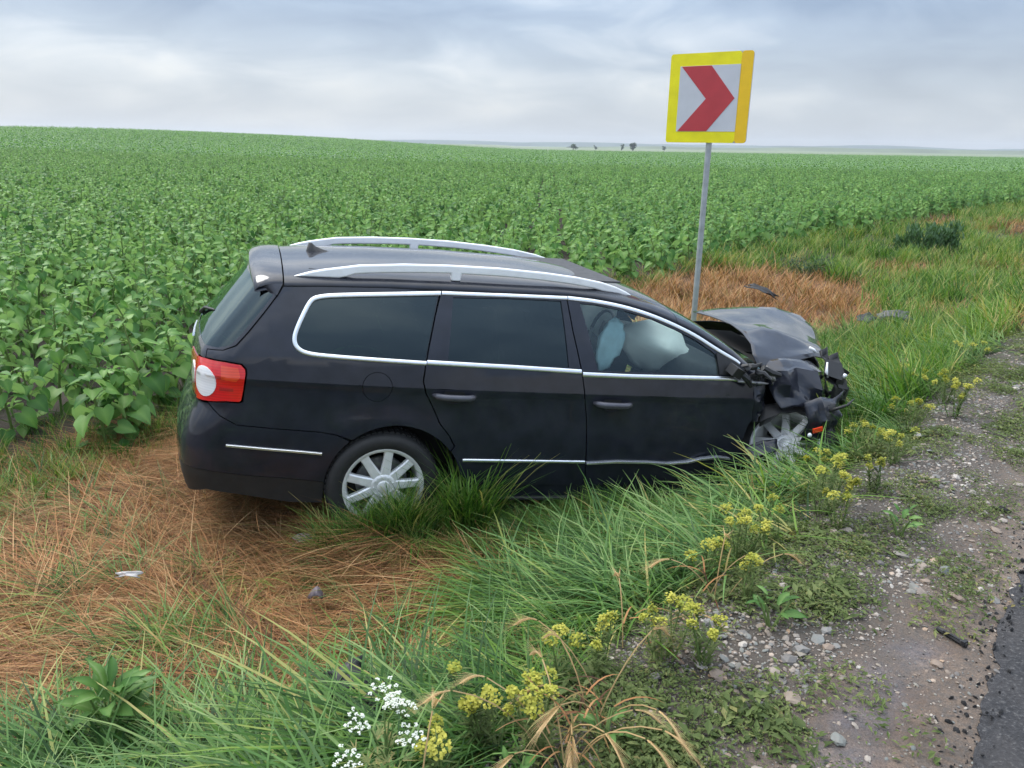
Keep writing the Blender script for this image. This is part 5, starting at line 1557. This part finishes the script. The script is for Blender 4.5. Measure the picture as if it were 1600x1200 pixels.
# dark bush on the far verge
def bush(name, x, y, w, h, seed, label, mat, nleaf=900, leaf=.05, cat='bush', up=.6):
    r = random.Random(seed); z = float(height(x, y))
    p = empty(name, (x, y, z), label=label, cat=cat)
    st = MB(); V = [];F = [];T = []
    for k in range(16):
        b = Vector((r.uniform(-w, w) * .7, r.gauss(0, w * .2), -.05)); top = b + Vector((r.gauss(0, .08), r.gauss(0, .08), h * r.uniform(.6, 1.1))); st.tube([b, b.lerp(top, .5), top], [.012, .009, .004], 4)
        for j in range(nleaf // 16):
            t = r.uniform(.1, 1); c = b.lerp(top, t) + Vector((r.gauss(0, .07), r.gauss(0, .07), 0)); a = r.uniform(0, 6.28)
            strip(V, F, T, c, (math.cos(a), math.sin(a), up), leaf * r.uniform(.7, 1.6), leaf * .35, (0, 0, -.3), 2, r.random())
    obj('stems', tinted('stems', st.v, st.f, [.2] * len(st.v), M['stem']), p)
    obj('foliage', tinted('foliage', V, F, T, mat), p)
M['bushleaf'] = leafmat('grey_green_leaf', [(0, (.022, .050, .022)), (.6, (.045, .085, .038)), (1, (.075, .12, .055))], .55, .2)
M['bushgreen'] = leafmat('soft_green_leaf', [(0, (.050, .11, .050)), (.6, (.09, .165, .075)), (1, (.15, .22, .11))], .6, .25)
bush('roadside_bush', 8.9, 16.6, .95, .70, 601, 'dark grey-green bushy weed standing above the far verge grass', M['bushgreen'], 2200, .10, up=1.6)
bush('roadside_bush', 5.3, 13.6, .5, .40, 602, 'low grey-green weed where the dry patch meets the crop', M['bushleaf'], 900, .06)
# trees far off on the horizon
def far_tree(u, dist, h, w, seed, label):
    r = random.Random(seed); d = Vector(_f) + Vector(R_) * ((u - 800) / 1200.); d.z = 0; d.normalize()
    x, y = d.x * dist, d.y * dist
    p = empty('tree', (x, y, -1.5), label=label, cat='tree', group='trees on the horizon')
    mb = MB(); mb.tube([(0, 0, -2), (0, 0, h * .4), (.3, 0, h * .85)], [.5, .4, .12], 6); mb.obj('trunk', M['bark'], p)
    V = [];F = [];T = []
    lobes = [Vector((r.gauss(0, .55), r.gauss(0, .4), r.uniform(-.9, .8))) for _ in range(7)]
    for k in range(520):
        v = lobes[r.randrange(7)] + Vector((r.gauss(0, .3), r.gauss(0, .3), r.gauss(0, .22)))
        c = Vector((v.x * w, v.y * w, h * .62 + v.z * h * .42)) * 1.0
        s = r.uniform(.35, .8) * w * .3; a = Vector((r.gauss(0, 1), r.gauss(0, 1), r.gauss(0, 1))).normalized(); b = a.orthogonal().normalized()
        n0 = len(V); V += [tuple(c + a * s), tuple(c + b * s), tuple(c - a * s), tuple(c - b * s)]; F.append((n0, n0 + 1, n0 + 2, n0 + 3)); T += [r.random()] * 4
    obj('crown', tinted('crown', V, F, T, M['bushleaf']), p)
M['bark'] = simple('bark', (.09, .07, .055), .9)
for i, (u, dist, h, w, lb) in enumerate([(882, 700, 5.0, 2.3, 'rounded lone tree on the horizon left of the others'), (914, 760, 3.6, 1.2, 'small thin tree on the horizon'),
        (951, 720, 4.8, 1.4, 'slim tree on the horizon beside the widest one'), (967, 700, 5.8, 2.6, 'widest dark tree on the horizon left of the sign'), (1012, 760, 3.6, 1.5, 'small tree on the horizon nearest the sign')]):
    far_tree(u, dist, h, w, 700 + i, lb)

# litter and wreckage lying about
def shard(name, x, y, size, mat, seed, label, cat, rot=(0, 0, 0), up=.03, n=7, amp=.25, thick=.004, bend=.3):
    r = random.Random(seed); z = float(height(x, y)) + up
    g = 6; rows = []
    for i in range(g):
        row = []
        for j in range(g):
            u, v = i / (g - 1) - .5, j / (g - 1) - .5
            e = 1 + amp * math.sin(7 * v + seed) * (.5 + abs(u))
            row.append((u * size[0] * e, v * size[1] * (1 + amp * math.sin(5 * u + seed * 2)), size[2] * (math.cos(u * 4) * bend + r.gauss(0, .12))))
        rows.append(row)
    V = [p for rw in rows for p in rw]; F = [(i * g + j, (i + 1) * g + j, (i + 1) * g + j + 1, i * g + j + 1) for i in range(g - 1) for j in range(g - 1)]
    me = mesh(name, V, F, mat, True); me.set_sharp_from_angle(angle=rad(30))
    o = obj(name, me, None, (x, y, z), rot, label=label, cat=cat)
    so = o.modifiers.new('thickness', 'SOLIDIFY'); so.thickness = thick
    return o
shard('plastic_fragment', -.59, 2.39, (.16, .12, .06), M['plastic'], 3, 'black curved plastic fragment sunk in the long green grass', 'car debris', (.5, -.1, .4), .22)
shard('plastic_fragment', -.42, 2.08, (.08, .10, .05), M['plastic'], 4, 'smaller black plastic fragment in grass behind the white flowers', 'car debris', (.9, .2, .9), .20)
M['litter'] = simple('dirty_white_plastic', (.36, .34, .33), .6, var=.35, nscale=25)
shard('crumpled_litter', -1.13, 3.82, (.13, .08, .05), M['litter'], 5, 'crumpled grey-white rag of litter on dry grass below the rear wheel', 'litter', (.1, .1, .3), .055, bend=.35)
shard('crumpled_litter', -1.86, 3.30, (.11, .03, .02), M['litter'], 6, 'small white strip of litter lying on the straw at the left', 'litter', (.35, 0, .05), .11)
shard('stone_lump', -.92, 3.20, (.07, .05, .05), simple('mauve_grey', (.16, .13, .14), .8), 7, 'small grey lump half hidden in the dry grass', 'litter', (.2, 0, .2), .10, bend=.7)
shard('plastic_fragment', 4.30, 9.1, (.30, .16, .10), M['plastic'], 8, 'dark piece of wreckage lying in the green verge beyond the bonnet', 'car debris', (.3, 0, .3), .18)
shard('plastic_fragment', 4.75, 9.4, (.34, .16, .10), simple('grey_plastic', (.09, .09, .09), .6), 9, 'grey piece of wreckage in the grass right of the dark one', 'car debris', (.4, 0, -.5), .18)
shard('plastic_fragment', 3.55, 10.9, (.42, .12, .10), M['plastic'], 10, 'dark bent strip of wreckage on the dry grass behind the bonnet', 'car debris', (.2, .3, -.5), .22)
shard('plastic_fragment', 3.7, 6.9, (.26, .14, .10), M['plastic'], 12, 'dark wreck piece hidden in tall grass past the nose of the car', 'car debris', (.4, .1, .4), .16)
# black rod on the gravel
mb = MB(); mb.tube([(-.055, 0, 0), (-.02, .001, .001), (.02, -.001, .001), (.055, 0, 0)], [.009, .010, .0095, .010], 8); mb.box((.0, .004, .007), (.03, .004, .004)); mb.box((-.045, 0, .004), (.006, .011, .009))
mb.obj('plastic_rod', M['plastic'], None, smooth=True, sharp=40)
o = bpy.data.objects['plastic_rod']; o.location = (1.57, 2.335, float(height(1.57, 2.335)) + .011); o.rotation_euler = (0, 0, rad(118)); props(o, 'short black plastic rod lying on the muddy gravel', 'car debris')
shard('wood_chip', 2.36, 3.36, (.075, .028, .02), M['dark'], 13, 'dark chip lying on the mud at the right', 'debris', (0, 0, -.7), .012)
shard('paper_scrap', 2.5, 4.4, (.07, .04, .02), M['litter'], 14, 'white scrap on the muddy verge far right', 'litter', (0, 0, .2), .02)
# broken bumper piece in the weeds before the wheel
bp_ = empty('bumper_piece', (2.02, 4.72, float(height(2.02, 4.72)) + .30), (0, 0, rad(18)), label='broken piece of black bumper with an amber marker in the weeds ahead of the wheel', cat='car debris')
patch('shell', [[(-.16, -.02, .16), (-.05, -.04, .20), (.08, -.02, .17), (.16, .03, .20)], [(-.15, -.06, .04), (-.03, -.09, .05), (.09, -.06, .03), (.15, .0, .06)], [(-.17, -.02, -.10), (-.05, -.05, -.12), (.07, -.03, -.16), (.13, .02, -.10)]], M['paint'], bp_, sub=4, amp=.03, sc=9, seed=41, fold=.02)
mb = MB(); mb.box((-.10, -.095, .0), (.035, .006, .014), rot=(0, -.15, 0)); mb.obj('marker_lens', M['lamp_orange'], bp_)
mb = MB(); mb.lathe([(.0001, -.012), (.013, -.010), (.016, 0)], 10, axis='y'); V0 = [(x - .15, y - .085, z - .035) for x, y, z in mb.v]; mb.v = V0
mb.obj('bulb', M['alu'], bp_, smooth=True)
mb = MB(); mb.tube([(.0, -.05, .1), (.10, -.10, .15), (.18, -.06, .17)], [.012, .009, .004], 6); mb.obj('bracket', M['plastic'], bp_, smooth=True)
# hazy air between the camera and the horizon
mb = MB(); mb.box((700, 1480, 11.5), (3300, 1600, 24.5))
hm = bpy.data.materials.new('haze'); hm.use_nodes = True
t_ = hm.node_tree; t_.nodes.remove(t_.nodes['Principled BSDF'])
pv = t_.nodes.new('ShaderNodeVolumePrincipled'); pv.inputs['Color'].default_value = (.85, .91, 1.0, 1); pv.inputs['Density'].default_value = .00025; pv.inputs['Anisotropy'].default_value = .3
t_.links.new(pv.outputs[0], t_.nodes['Material Output'].inputs['Volume'])
mb.obj('haze', hm, kind='stuff')
